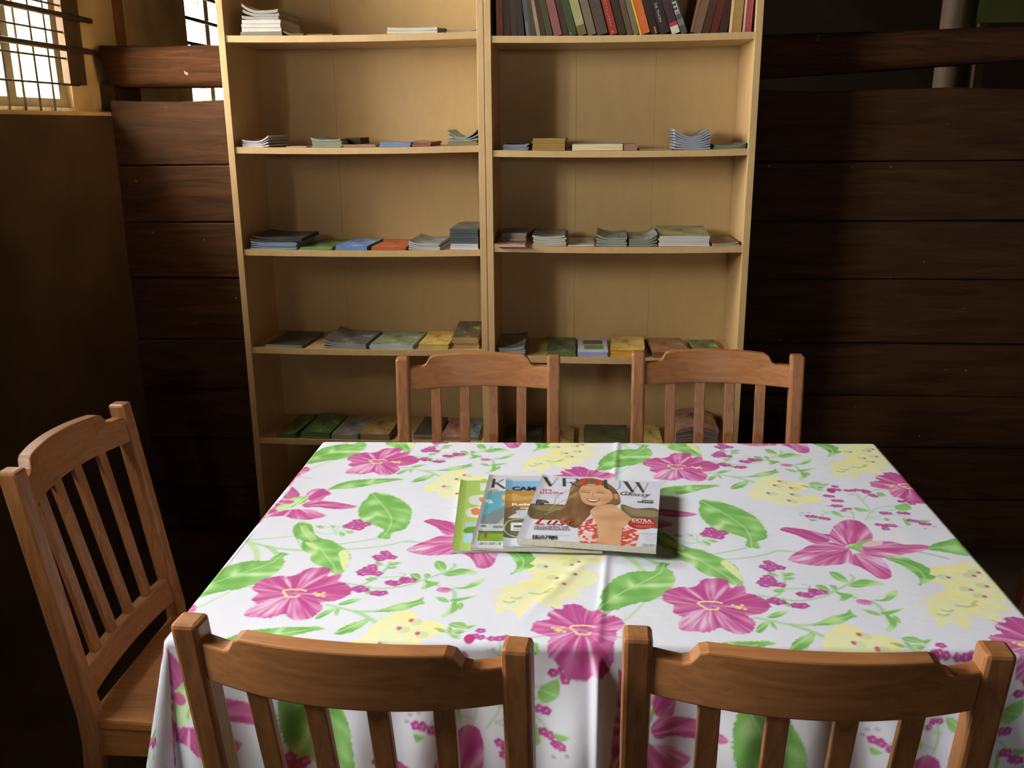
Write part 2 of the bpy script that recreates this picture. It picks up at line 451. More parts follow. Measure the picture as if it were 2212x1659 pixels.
def stack(unit, sh, x0, x1, hpx, n, what, cover, page=(205, 198, 186), curl=(0, 0), dp=0.2, by=0.014, hump=0.0, kind='magazine', rz=0.0, lift=0.0, rise=0.0):
    """a pile lying on a shelf, measured in photograph pixels at the shelf's front edge"""
    z = SHELF[unit][sh]
    py = {0: 72, 1: 318, 2: 538, 3: 755, 4: 948}[sh]
    a, b = bx_px(x0, py, by), bx_px(x1, py, by)
    sag = 0.004*(1-min(1, abs(((a+b)/2-(BX[0]+BX[1] if unit == 'L' else BX[1]+BX[2])/2)/0.39))**2)
    z = z-sag*0.85+lift
    wd = b-a; h = hpx/690.0
    th = h/n
    side = 'left' if unit == 'L' else 'right'
    grp = '%s pile, %s shelf of the %s bookcase' % (what, ORD[sh], side)
    c1, c2, c3 = cover
    pm = pages_mat(page)
    for k in range(n):
        fr = (k+0.5)/n
        zf = lambda u, v, fr=fr: fr*(curl[0]*max(0, -u)**2.2+curl[1]*max(0, u)**2.2+hump*(1-u*u))+rise*v*fr
        jx, jy, jr = SRN.uniform(-1, 1)*0.0025, SRN.uniform(0, 1)*0.004, SRN.uniform(-1, 1)*0.012
        if k == 0: jx = jy = jr = 0
        p = bcase_world((a+b)/2+jx, by+jy, z+k*th+0.0003)
        o = slab(kind, wd*(1-0.012*(k % 3)), dp, th*0.93, zf, [pm, col(c2)], tuple(p), BYAW+rz+jr)
        if k == n-1:
            cm = cover_mat(c1, c2, c3)
            slab('cover', wd*0.995, dp*0.995, 0.0006, zf, [cm, cm], (0, 0.0004, th*0.93), 0, o)
            tag(o, '%s %s on the %s shelf of the %s bookcase' % (what, kind if n == 1 else kind+' topping its pile', ORD[sh], side), kind)
            top = o
        else:
            tag(o, '%s under the top of the %s pile, %s shelf, %s bookcase' % (kind, what, ORD[sh], side), kind)
        if n > 1: o['group'] = grp
    return top
DK = ((45, 40, 36), (70, 64, 58), (98, 92, 84))
GY = ((96, 98, 96), (140, 142, 138), (182, 180, 172))
WH = ((170, 168, 166), (212, 208, 204), (228, 226, 224))
GR = ((52, 74, 36), (88, 120, 58), (150, 170, 120))
BL = ((70, 92, 140), (120, 146, 196), (200, 206, 214))
TN = ((120, 88, 54), (182, 146, 92), (206, 178, 126))
PK = ((120, 70, 60), (176, 126, 108), (206, 176, 160))
OR = ((150, 70, 36), (196, 100, 58), (212, 130, 84))
YE = ((170, 140, 60), (226, 190, 100), (236, 214, 150))
BG = ((60, 70, 72), (120, 134, 136), (168, 176, 172))
# left bookcase
stack('L', 0, 519, 609, 8, 2, 'grey-covered lowest', GY, (150, 142, 128))
stack('L', 0, 523, 608, 23, 3, 'thick white-paged', WH, (226, 218, 208), lift=8/690)
stack('L', 0, 525, 604, 17, 3, 'curling grey-white', WH, (176, 170, 162), curl=(0.026, 0.004), lift=31/690)
stack('L', 0, 612, 655, 4, 1, 'dark brown thin', DK, (120, 96, 70), curl=(0.02, 0), kind='leaflet')
stack('L', 0, 662, 718, 2, 1, 'flat brown thin', TN, (150, 116, 76), kind='leaflet')
stack('L', 0, 836, 945, 11, 2, 'cream-white thick', WH, (226, 216, 196), curl=(0.003, 0.002), kind='booklet')
stack('L', 0, 947, 961, 9, 1, 'narrow dark brown', DK, (70, 52, 34), kind='booklet', dp=0.12)
stack('L', 0, 963, 1030, 4, 2, 'thin sagging grey', GY, (190, 172, 140), curl=(0.004, 0.006), kind='leaflet')
stack('L', 1, 524, 581, 12, 4, 'white upcurled', WH, (216, 212, 220), curl=(0.006, 0.019))
stack('L', 1, 618, 662, 2, 1, 'flat pinkish', PK, (190, 160, 140), kind='leaflet')
stack('L', 1, 673, 738, 15, 5, 'grey-green', BG, (160, 164, 138), curl=(0.008, 0.003))
stack('L', 1, 741, 812, 5, 2, 'flat reddish', PK, (176, 140, 116), kind='leaflet')
stack('L', 1, 744, 778, 13, 1, 'small dark brown', DK, (70, 52, 36), lift=6/690, by=0.09, dp=0.12, kind='booklet')
stack('L', 1, 819, 886, 8, 3, 'pale blue', BL, (140, 156, 200), curl=(0.002, 0.002), kind='leaflet')
stack('L', 1, 890, 930, 9, 2, 'dark red-brown', PK, (150, 100, 84), curl=(0.004, 0), kind='leaflet')
stack('L', 1, 967, 1031, 9, 3, 'tan-edged lower', TN, (156, 136, 96))
stack('L', 1, 967, 1031, 8, 3, 'blue-grey U-curled', BG, (156, 172, 168), curl=(0.026, 0.026), lift=9/690)
stack('L', 2, 541, 641, 17, 5, 'dark-covered blue-edged', DK, (150, 172, 198), curl=(0.01, 0))
stack('L', 2, 546, 652, 6, 2, 'loose dark tilted', DK, (80, 74, 66), lift=17.6/690, curl=(0.012, 0.0), dp=0.2)
stack('L', 2, 645, 716, 6, 2, 'dark green', GR, (130, 150, 96), rz=-0.06, kind='leaflet')
stack('L', 2, 724, 793, 9, 3, 'blue and white', BL, (120, 150, 206), rz=-0.05, kind='leaflet')
stack('L', 2, 802, 877, 7, 3, 'orange-red', OR, (190, 100, 64), rz=-0.04, kind='leaflet')
stack('L', 2, 882, 950, 13, 4, 'sagging grey-white', GY, (198, 196, 196), curl=(0.011, 0.002), rz=-0.04)
stack('L', 2, 973, 1033, 13, 3, 'white-edged lower', WH, (226, 222, 232))
stack('L', 2, 973, 1033, 31, 6, 'tall dark grey', ((60, 64, 64), (90, 96, 96), (130, 134, 130)), (96, 100, 100), lift=13/690, hump=0.003)
stack('L', 3, 572, 654, 6, 2, 'flat dark grey', DK, (160, 156, 146), rz=-0.08)
stack('L', 3, 697, 792, 11, 3, 'grey picture-covered', ((60, 56, 52), (110, 104, 98), (184, 178, 172)), (164, 160, 158), curl=(0.016, 0), rz=-0.05)
stack('L', 3, 797, 893, 9, 3, 'white and pale green', ((96, 110, 74), (150, 162, 122), (206, 206, 202)), (190, 196, 214), rz=-0.05)
stack('L', 3, 903, 968, 11, 3, 'cream and gold', YE, (206, 180, 110), rz=-0.03)
stack('L', 3, 978, 1034, 26, 6, 'tan-paged', ((60, 48, 40), (96, 80, 66), (150, 190, 60)), (206, 164, 110), rise=0.012)
stack('L', 4, 596, 640, 9, 2, 'dull dark green', GR, (92, 96, 60), rz=-0.08, curl=(0.0, 0.008))
stack('L', 4, 650, 714, 13, 3, 'grass green', GR, (110, 140, 70), rz=-0.05, hump=0.006)
stack('L', 4, 716, 775, 9, 3, 'grey folded', GY, (166, 158, 144), rz=-0.05, curl=(0.004, 0.006))
stack('L', 4, 778, 842, 13, 3, 'tan and grey', TN, (150, 132, 100), rz=-0.03)
stack('L', 4, 893, 945, 13, 3, 'dark-topped pale', DK, (180, 150, 124), rz=-0.04)
stack('L', 4, 950, 1000, 9, 2, 'dusty pink', PK, (176, 136, 116), rz=-0.02)
stack('L', 4, 1004, 1034, 9, 2, 'narrow grey-green', BG, (150, 146, 112))
# right bookcase
stack('R', 1, 1086, 1141, 11, 4, 'slate blue-grey', BG, (150, 152, 158), curl=(0.002, 0.004))
stack('R', 1, 1149, 1220, 24, 5, 'kraft-brown', TN, (176, 138, 76))
stack('R', 1, 1236, 1345, 13, 1, 'cream-paged thick', WH, (238, 222, 176), kind='booklet', by=0.012)
stack('R', 1, 1347, 1376, 12, 1, 'dusty pink thin', PK, (176, 136, 118), kind='booklet')
stack('R', 1, 1382, 1452, 2, 1, 'flat tan', TN, (170, 140, 90), kind='leaflet')
stack('R', 1, 1457, 1534, 26, 7, 'grey-blue upcurled', BG, (164, 168, 182), curl=(0.022, 0.022))
stack('R', 1, 1541, 1610, 6, 3, 'thin grey-green', BG, (140, 150, 128), curl=(0.004, 0.010), kind='leaflet')
stack('R', 2, 1069, 1136, 5, 2, 'pale pink overhanging', PK, (222, 190, 164), by=-0.022)
stack('R', 2, 1082, 1136, 16, 3, 'pale grey', GY, (190, 170, 150), by=0.07, dp=0.15, lift=5.5/690)
stack('R', 2, 1151, 1222, 19, 5, 'white-edged sagging', GY, (206, 196, 182), curl=(0.006, 0.006))
stack('R', 2, 1227, 1283, 2, 1, 'flat white', WH, (214, 200, 180), kind='leaflet')
stack('R', 2, 1287, 1353, 17, 4, 'grey wavy', BG, (158, 158, 144), curl=(0.014, 0.004), rz=-0.03)
stack('R', 2, 1358, 1419, 15, 4, 'grey-tan slanting', GY, (150, 146, 126), curl=(0.0, 0.020))
stack('R', 2, 1422, 1532, 21, 5, 'thick bright white-paged', ((110, 112, 74), (160, 160, 116), (196, 192, 160)), (228, 220, 220), rise=0.012)
stack('R', 2, 1538, 1596, 5, 2, 'brown-covered thin', ((70, 50, 34), (110, 84, 60), (150, 122, 96)), (196, 184, 172), rz=0.08, curl=(0, 0.007))
stack('R', 3, 1069, 1134, 15, 5, 'white and grey', GY, (186, 184, 178), curl=(0.004, 0.009))
stack('R', 3, 1181, 1244, 11, 3, 'dark green landscape', ((44, 54, 30), (84, 98, 66), (150, 164, 150)), (110, 124, 66))
r4c = stack('R', 3, 1248, 1313, 11, 5, 'lavender-white', ((180, 176, 196), (206, 202, 222), (216, 212, 230)), (180, 182, 226))
stack('R', 3, 1318, 1392, 17, 5, 'yellow-orange', YE, (232, 172, 66), rz=-0.05, curl=(0.004, 0.004))
stack('R', 3, 1410, 1492, 12, 3, 'brown and blue-grey', ((130, 80, 40), (166, 120, 76), (150, 166, 178)), (150, 104, 62), rz=0.06)
stack('R', 3, 1508, 1568, 8, 2, 'small green and white', ((60, 76, 40), (104, 124, 76), (196, 200, 176)), (140, 150, 104), rz=0.06)
stack('R', 4, 1085, 1170, 8, 2, 'flat dull grey', DK, (130, 112, 90))
stack('R', 4, 1186, 1240, 8, 2, 'pale beige', TN, (170, 146, 110))
stack('R', 4, 1262, 1358, 12, 3, 'dark-topped green', ((50, 46, 34), (84, 92, 56), (104, 124, 70)), (110, 124, 74))
stack('R', 4, 1394, 1434, 14, 3, 'cream', YE, (206, 186, 130))
stack('R', 4, 1460, 1552, 46, 9, 'tall humped grey newsprint', PK, (170, 148, 140), hump=0.016, curl=(0.0, 0.0))
# the printed picture and green block on the lavender leaflet
wd4 = 0.088
box('printed_picture', -0.032, 0.032, 0.105, 0.165, 0.0034, 0.0036, col((128, 96, 82)), r4c)
box('printed_block', -0.028, 0.034, 0.035, 0.09, 0.0034, 0.0036, col((96, 158, 60)), r4c)

# ------------------------------------------------------------------ the row of books
def book(px0, px1, lean, colr, what, h=0.245, dp=0.17, by=0.02, pages=(200, 186, 150)):
    a, b = bx_px(px0, 74, by), bx_px(px1, 74, by)
    th = math.radians(lean)          # positive: top leans to the left
    w = (b-a)*math.cos(th)*0.94
    z = SHELF['R'][0]-0.0036
    if lean >= 0: p = bcase_world(a, by, z)
    else: p = bcase_world(b, by, z)
    bd = 0.0025
    x0, x1 = (0, w) if lean >= 0 else (-w, 0)
    V = []; Fc = []
    for bb in ((x0, x0+bd, 0, dp), (x1-bd, x1, 0, dp), (x0+bd, x1-bd, 0, bd)):
        v, f = box_vf(bb[0], bb[1], bb[2], bb[3], 0, h)
        Fc += [tuple(q+len(V) for q in ff) for ff in f]; V += v
    o = mesh_obj('book', V, Fc, col(tuple(int(q_*0.9) for q_ in colr), 0.7))
    o.location = tuple(p); o.rotation_euler = (0, -th, BYAW)
    box('pages', x0+bd, x1-bd, bd, dp-0.004, 0.004, h-0.004, pages_mat(pages), o)
    tag(o, what, 'book', 'books on the top shelf of the right bookcase')
    o['w0'] = x0; o['w1'] = x1
    return o
def band(o, z0, z1, c, f0=0.0, f1=1.0):
    x0, x1 = o['w0'], o['w1']
    return box('spine_label', x0+(x1-x0)*f0, x0+(x1-x0)*f1, -0.0006, 0.0, z0, z1, col(c), o)
def text_mesh(body, size, mat, parent, loc, rot, name='lettering', sx=1.0, shear=0.0, bold=0.0, align='LEFT', width=None):
    cu = bpy.data.curves.new(name, 'FONT')
    cu.body = body; cu.size = size; cu.shear = shear; cu.offset = bold; cu.align_x = align; cu.resolution_u = 2
    cu.extrude = 0.0
    t = bpy.data.objects.new('tmp', cu); COL.objects.link(t)
    dg = bpy.context.evaluated_depsgraph_get(); dg.update()
    me = bpy.data.meshes.new_from_object(t.evaluated_get(dg))
    bpy.data.objects.remove(t); bpy.data.curves.remove(cu)
    me.materials.clear(); me.materials.append(mat)
    o = bpy.data.objects.new(name, me)
    if width:
        xs = [v.co.x for v in me.vertices]
        sx = width/max(1e-6, max(xs)-min(xs))
        for v in me.vertices: v.co.x -= min(xs)
    o.location = loc; o.rotation_euler = rot; o.scale = (sx, 1, 1)
    return link(o, parent)
c8 = lambda x: 1060+x/6.9125
c9 = lambda x: 1360+x/7.373
bk = []
rows8 = [(85, 190, 1, (118, 54, 34), 'red-brown book at the left end of the book row'),
 (195, 300, 2, (66, 46, 32), 'dark brown book beside the red-brown one at the left end'),
 (303, 400, 3, (72, 48, 40), 'dark maroon book, third from the left end'),
 (404, 510, 5, (54, 44, 40), 'black-brown book, fourth from the left end'),
 (530, 610, 7, (88, 84, 86), 'slate grey book, fifth from the left end'),
 (614, 686, 9, (74, 64, 36), 'olive-brown book left of the thin cream spine'),
 (690, 748, 11, (168, 138, 110), 'thin cream spine among dark books near the left end'),
 (753, 830, 12, (66, 46, 28), 'dark brown book right of the thin cream spine'),
 (834, 935, 13, (72, 72, 44), 'dark moss-green book left of the dusty pink book'),
 (945, 1078, 14, (148, 86, 82), 'dusty pink leaning book'),
 (1084, 1170, 14, (70, 46, 28), 'dark brown book right of the dusty pink book'),
 (1175, 1300, 15, (64, 76, 38), 'dark green leaning book'),
 (1308, 1450, 16, (172, 166, 112), 'pale cream-green book with a brown foot'),
 (1458, 1590, 16, (124, 108, 82), 'grey-beige book right of the cream-green one'),
 (1596, 1770, 16, (88, 72, 60), 'broad grey-brown book left of the red book'),
 (1780, 1910, 16, (164, 56, 36), 'bright red leaning book with small pale lettering'),
 (1916, 2036, 16, (62, 42, 24), 'dark brown book right of the red book'),
 (2040, 2130, 16, (100, 80, 54), 'tan-brown book, second left of the orange book'),
 (2135, 2222, 16, (128, 112, 90), 'grey book touching the orange book')]
for x0, x1, ln, c, wt in rows8:
    bk.append(book(c8(x0), c8(x1), ln, c, wt, h=0.225+0.03*((int(x0)*7) % 5)/5))
band(bk[12], 0.0, 0.028, (112, 88, 50))
band(bk[4], 0.0, 0.04, (104, 102, 104), 0.1, 0.6)
for k in range(9):      # worn pale lettering, too faint to read
    box('worn_lettering', 0.0075, 0.0125, -0.0005, 0.0, 0.024+k*0.0085, 0.029+k*0.0085, col((176, 96, 74)), bk[15])
box('worn_lettering', 0.008, 0.012, -0.0005, 0.0, 0.006, 0.011, col((214, 150, 120)), bk[15])
band(bk[11], 0.004, 0.010, (190, 96, 40), 0.1, 0.3)
rows9 = [(165, 345, 17, (222, 112, 48), 'bright orange leaning book with a yellow edge'),
 (352, 482, 18, (52, 34, 22), 'dark brown book right of the orange book'),
 (488, 668, 19, (50, 38, 34), 'black book with small white spine lettering'),
 (676, 822, 20, (72, 46, 46), 'maroon book with a red and white label at its foot'),
 (830, 936, 21, (84, 84, 80), 'grey-blue book with large white letters on its spine'),
 (945, 1130, -13, (128, 96, 70), 'grey-brown book leaning right beside the gap'),
 (1136, 1264, -12, (80, 50, 28), 'brown book right of the grey-brown right-leaning one'),
 (1270, 1396, -11, (104, 38, 24), 'dark red right-leaning book'),
 (1402, 1540, -9, (62, 38, 22), 'dark brown right-leaning book beside the tan one'),
 (1562, 1768, -3, (186, 146, 86), 'broad upright tan book with a peach edge'),
 (1778, 1930, -2, (168, 82, 78), 'pinkish red upright book at the right end')]
b9 = []
for x0, x1, ln, c, wt in rows9:
    b9.append(book(c9(x0), c9(x1), ln, c, wt, h=0.23+0.03*((int(x0)*3) % 4)/4))
band(b9[0], 0.0, 0.2, (226, 184, 50), 0.0, 0.16)
band(b9[1], 0.0, 0.02, (196, 120, 54), 0.55, 0.72)
band(b9[3], 0.0, 0.021, (206, 198, 174))
band(b9[3], 0.021, 0.032, (182, 50, 48))
band(b9[5], 0.0, 0.2, (150, 80, 62), 0.0, 0.16)
band(b9[9], 0.0, 0.2, (228, 186, 138), 0.0, 0.22)
band(b9[10], 0.004, 0.2, (222, 176, 164), 0.06, 0.26)
text_mesh('DE THON', 0.010, col((200, 196, 186)), b9[2], (0.008, -0.0004, 0.086), (math.pi/2, math.pi/2, 0), 'spine_lettering', width=0.052)
text_mesh('ITE', 0.016, col((190, 188, 180)), b9[4], (0.0015, -0.0004, 0.092), (math.pi/2, math.pi/2, 0), 'spine_lettering', bold=0.0004, width=0.036)
band(b9[4], 0.024, 0.042, (112, 112, 108))

# ------------------------------------------------------------------ chairs
def bow(x, hw=0.2):
    return -0.038*(1-(x/hw)**2)
def make_chair():
    c = empty('slat_back_chair')
    HW = 0.221; P = 0.0175
    def post_y(z):
        return -0.08*(z-0.40)/0.52 if z > 0.40 else -0.03*(0.40-z)/0.40
    for s in (-1, 1):
        secs = []
        for z in (0.0, 0.2, 0.37, 0.43, 0.60, 0.80, 0.92):
            xo = s*(HW-P) + (-s*0.006*(0.92-z)/0.92)
            y = post_y(z); d = 0.0185
            secs.append([(xo-P, y-d, z), (xo+P, y-d, z), (xo+P, y+d, z), (xo-P, y+d, z)])
        sweep('back_post', secs, M['chair_v'], c, bev=0.006)
    # crest rail: bowed backwards, low shoulders beside the posts
    xi = HW-2*P+0.004
    def crest_top(x):
        a = abs(x)
        if a > 0.148: return 0.893
        if a > 0.128: t = (0.148-a)/0.02; return 0.893+0.024*(t*t*(3-2*t))
        return 0.917+0.004*(1-(x/0.128)**2)
    secs = []; n = 40
    for i in range(n+1):
        x = -xi+2*xi*i/n
        zt = crest_top(x); zb = 0.836
        yb = lambda z: post_y(z)+bow(x, xi)
        secs.append([(x, yb(zb)-0.013, zb), (x, yb(zb)+0.013, zb), (x, yb(zt)+0.013, zt), (x, yb(zt)-0.013, zt)])
    sweep('crest_rail', secs, M['chair_h'], c, bev=0.003)
    secs = []; n = 16
    for i in range(n+1):
        x = -xi-0.002+2*(xi+0.002)*i/n
        yb = lambda z: post_y(z)+bow(x, xi)*0.35
        secs.append([(x, yb(0.452)-0.011, 0.452), (x, yb(0.452)+0.011, 0.452), (x, yb(0.508)+0.011, 0.508), (x, yb(0.508)-0.011, 0.508)])
    sweep('lower_rail', secs, M['chair_h'], c, bev=0.003)
    for xs in (-0.117, -0.039, 0.039, 0.117):
        secs = []
        for z in (0.502, 0.61, 0.73, 0.842):
            f = (z-0.50)/0.34
            y = post_y(z)+bow(xs, xi)*(0.35+0.65*f); w = 0.0135; d = 0.006
            x = xs*(0.96+0.04*f)
            secs.append([(x-w, y-d, z), (x+w, y-d, z), (x+w, y+d, z), (x-w, y+d, z)])
        sweep('slat', secs, M['chair_v'], c, bev=0.002)
    v = [(-0.205, -0.012), (0.205, -0.012), (0.225, 0.40), (-0.225, 0.40)]
    secs = [[(x, y, z) for x, y in v] for z in (0.391, 0.415)]
    sweep('seat', secs, M['chair_s'], c, bev=0.006)
    for s in (-1, 1):
        secs = [[(s*0.195-0.018, 0.36, z), (s*0.195+0.018, 0.36, z), (s*0.195+0.018, 0.396, z), (s*0.195-0.018, 0.396, z)] for z in (0.0, 0.392)]
        sweep('front_leg', secs, M['chair_v'], c, bev=0.004)
        box('side_apron', s*0.195-0.01, s*0.195+0.01, 0.012, 0.362, 0.335, 0.391, M['chair_s'], c)
        box('side_stretcher', s*0.195-0.009, s*0.195+0.009, -0.006, 0.362, 0.16, 0.19, M['chair_s'], c)
    box('front_apron', -0.178, 0.178, 0.368, 0.388, 0.335, 0.391, M['chair_h'], c)
    box('rear_apron', -0.185, 0.185, -0.014, 0.008, 0.335, 0.391, M['chair_h'], c)
    box('cross_stretcher', -0.187, 0.187, 0.18, 0.2, 0.162, 0.188, M['chair_h'], c)
    return c
def copy_tree(o, parent=None):
    c = o.copy(); COL.objects.link(c); c.parent = parent
    for ch in list(o.children): copy_tree(ch, c)
    return c
chair0 = make_chair()
chairs = [(-0.256, 1.056, math.radians(-5), 'wooden slat-back chair nearest the camera on the left, back turned to it'),
 (0.287, 1.064, math.radians(-2), 'wooden slat-back chair nearest the camera on the right, back turned to it'),
 (-0.238, 2.258, math.pi+math.radians(4), 'wooden slat-back chair behind the table, in front of the left bookcase'),
 (0.374, 2.312, math.pi-math.radians(3), 'wooden slat-back chair behind the table, in front of the right bookcase'),
 (-0.908, 1.687, -math.pi/2, 'wooden slat-back chair at the left end of the table'),
 (1.015, 1.76, math.pi/2, 'wooden chair at the right end of the table, mostly out of view')]
for i, (x, y, rz, lb) in enumerate(chairs):
    c = chair0 if i == 0 else copy_tree(chair0)
    c.location = (x, y, 0.0); c.rotation_euler = (0, 0, rz)
    if i == 2: c.scale = (0.965, 1, 1)
    tag(c, lb, 'chair', 'slat-back chairs around the table')

# ------------------------------------------------------------------ table
TZ = 0.757
QC = np.array([[-0.600, 1.214], [0.698, 1.246], [0.716, 2.148], [-0.596, 2.108]])   # near-left, near-right, far-right, far-left
tb = empty('dining_table', (0.055, 1.68, 0)); tag(tb, 'wooden dining table hidden under the floral cloth', 'table')
ctr = np.array([0.055, 1.68])
q = QC-ctr; q = q*0.993
secs = [[(p[0], p[1], z) for p in q] for z in (TZ-0.028, TZ-0.0015)]
sweep('table_top', secs, M['table'], tb, bev=0.003)
for p in q:
    lx, ly = p[0]-math.copysign(0.06, p[0]), p[1]-math.copysign(0.06, p[1])
    box('leg', lx-0.03, lx+0.03, ly-0.03, ly+0.03, 0, TZ-0.028, M['table'], tb, 0.004)
box('apron', -0.56, 0.56, -0.385, -0.365, TZ-0.115, TZ-0.028, M['table'], tb)
box('apron', -0.56, 0.56, 0.365, 0.385, TZ-0.115, TZ-0.028, M['table'], tb)
box('apron', -0.575, -0.555, -0.36, 0.36, TZ-0.115, TZ-0.028, M['table'], tb)
box('apron', 0.555, 0.575, -0.36, 0.36, TZ-0.115, TZ-0.028, M['table'], tb)
# ------------------------------------------------------------------ printed patterns (rastered in numpy, stored as colour attributes)
NRN = np.random.RandomState(5)
_tab = NRN.rand(256, 256)
def vnoise(x, y):
    xi = np.floor(x).astype(int); yi = np.floor(y).astype(int)
    fx = x-xi; fy = y-yi
    fx = fx*fx*(3-2*fx); fy = fy*fy*(3-2*fy)
    g = lambda a, b: _tab[a % 256, b % 256]
    return (g(xi, yi)*(1-fx)+g(xi+1, yi)*fx)*(1-fy)+(g(xi, yi+1)*(1-fx)+g(xi+1, yi+1)*fx)*fy
def smooth_poly(pts, closed=True, k=5):
    p = np.asarray(pts, float); n = len(p); out = []
    rng_ = range(n) if closed else range(n-1)
    for i in rng_:
        if closed: a, b, c, d = p[i-1], p[i], p[(i+1) % n], p[(i+2) % n]
        else: a, b, c, d = p[max(i-1, 0)], p[i], p[i+1], p[min(i+2, n-1)]
        for j in range(k):
            t = j/k
            out.append(0.5*((2*b)+(c-a)*t+(2*a-5*b+4*c-d)*t*t+(3*b-a-3*c+d)*t**3))
    if not closed: out.append(p[-1])
    return np.array(out)
def in_poly(X, Y, poly):
    m = np.zeros(X.shape, bool)
    n = len(poly)
    for i in range(n):
        x0, y0 = poly[i]; x1, y1 = poly[(i+1) % n]
        if y0 == y1: continue
        c = ((y0 > Y) != (y1 > Y)) & (X < (x1-x0)*(Y-y0)/(y1-y0)+x0)
        m ^= c
    return m
class Raster:
    """colour field on a lattice o + a*ex + b*ey; wrap=True repeats like woven cloth"""
    def __init__(s, o, ex, ey, na, nb, bg, wrap):
        s.o = np.array(o, float); s.M = np.array([ex, ey], float).T; s.I = np.linalg.inv(s.M)
        s.na, s.nb, s.wrap = na, nb, wrap
        s.img = np.empty((nb, na, 3)); s.img[:] = s2l(bg)
    def grid(s, pts, pad):
        ab = (np.asarray(pts)-s.o)@s.I.T
        ea = pad/np.linalg.norm(s.M[:, 0]); eb = pad/np.linalg.norm(s.M[:, 1])
        a0 = int(math.floor((ab[:, 0].min()-ea)*s.na)); a1 = int(math.ceil((ab[:, 0].max()+ea)*s.na))
        b0 = int(math.floor((ab[:, 1].min()-eb)*s.nb)); b1 = int(math.ceil((ab[:, 1].max()+eb)*s.nb))
        if not s.wrap:
            a0, a1, b0, b1 = max(a0, 0), min(a1, s.na-1), max(b0, 0), min(b1, s.nb-1)
            if a1 <= a0 or b1 <= b0: return None
        A, B = np.meshgrid(np.arange(a0, a1+1), np.arange(b0, b1+1))
        ab = np.stack([(A+0.5)/s.na, (B+0.5)/s.nb], -1)@s.M.T+s.o
        return A, B, ab[..., 0], ab[..., 1]
    def put(s, A, B, mask, colr, alpha=1.0):
        ii, jj = (B[mask] % s.nb, A[mask] % s.na)
        c = colr[mask] if isinstance(colr, np.ndarray) and colr.ndim == 3 else colr
        al = alpha[mask][:, None] if isinstance(alpha, np.ndarray) else alpha
        s.img[ii, jj] = s.img[ii, jj]*(1-al)+c*al
    def fill(s, pts, shader, smooth=True, alpha=1.0, jag=0.0):
        p = smooth_poly(pts) if smooth else np.asarray(pts, float)
        g = s.grid(p, 0.004)
        if g is None: return
        A, B, X, Y = g
        XX, YY = X, Y
        if jag:
            XX = X+(vnoise(X*260, Y*260)-0.5)*jag; YY = Y+(vnoise(X*260+31, Y*260+7)-0.5)*jag
        m = in_poly(XX, YY, p)
        c = shader(X, Y) if callable(shader) else s2l(shader)
        s.put(A, B, m, c, alpha)
    def stroke(s, pts, w, colr, smooth=True, alpha=1.0, taper=False):
        p = smooth_poly(pts, False, 6) if smooth and len(pts) > 2 else np.asarray(pts, float)
        g = s.grid(p, w)
        if g is None: return
        A, B, X, Y = g
        D = np.full(X.shape, 9.0)
        for i in range(len(p)-1):
            dx, dy = p[i+1]-p[i]; L = dx*dx+dy*dy+1e-12
            t = np.clip(((X-p[i][0])*dx+(Y-p[i][1])*dy)/L, 0, 1)
            d = np.hypot(X-p[i][0]-t*dx, Y-p[i][1]-t*dy)
            if taper: d = d/(1-0.8*(i+t)/(len(p)-1))
            D = np.minimum(D, d)
        s.put(A, B, D < w/2, s2l(colr), alpha)
    def disc(s, c, rx, ry, colr, alpha=1.0):
        t = np.linspace(0, 2*math.pi, 24, endpoint=False)
        s.fill(np.stack([c[0]+rx*np.cos(t), c[1]+ry*np.sin(t)], 1), colr, False, alpha)
    def blur(s, r=1):
        im = s.img; acc = np.zeros_like(im)
        for i in range(-r, r+1):
            for j in range(-r, r+1):
                if s.wrap: acc += np.roll(np.roll(im, i, 0), j, 1)
                else:
                    acc += im[np.clip(np.arange(s.nb)+i, 0, s.nb-1)][:, np.clip(np.arange(s.na)+j, 0, s.na-1)]
        s.img = acc/(2*r+1)**2
    def sample(s, P):
        ab = (P-s.o)@s.I.T
        fa = ab[:, 0]*s.na-0.5; fb = ab[:, 1]*s.nb-0.5
        a0 = np.floor(fa).astype(int); b0 = np.floor(fb).astype(int)
        wa = (fa-a0)[:, None]; wb = (fb-b0)[:, None]
        if s.wrap: ga = lambda a: a % s.na; gb = lambda b: b % s.nb
        else: ga = lambda a: np.clip(a, 0, s.na-1); gb = lambda b: np.clip(b, 0, s.nb-1)
        im = s.img
        return (im[gb(b0), ga(a0)]*(1-wa)+im[gb(b0), ga(a0+1)]*wa)*(1-wb)+(im[gb(b0+1), ga(a0)]*(1-wa)+im[gb(b0+1), ga(a0+1)]*wa)*wb

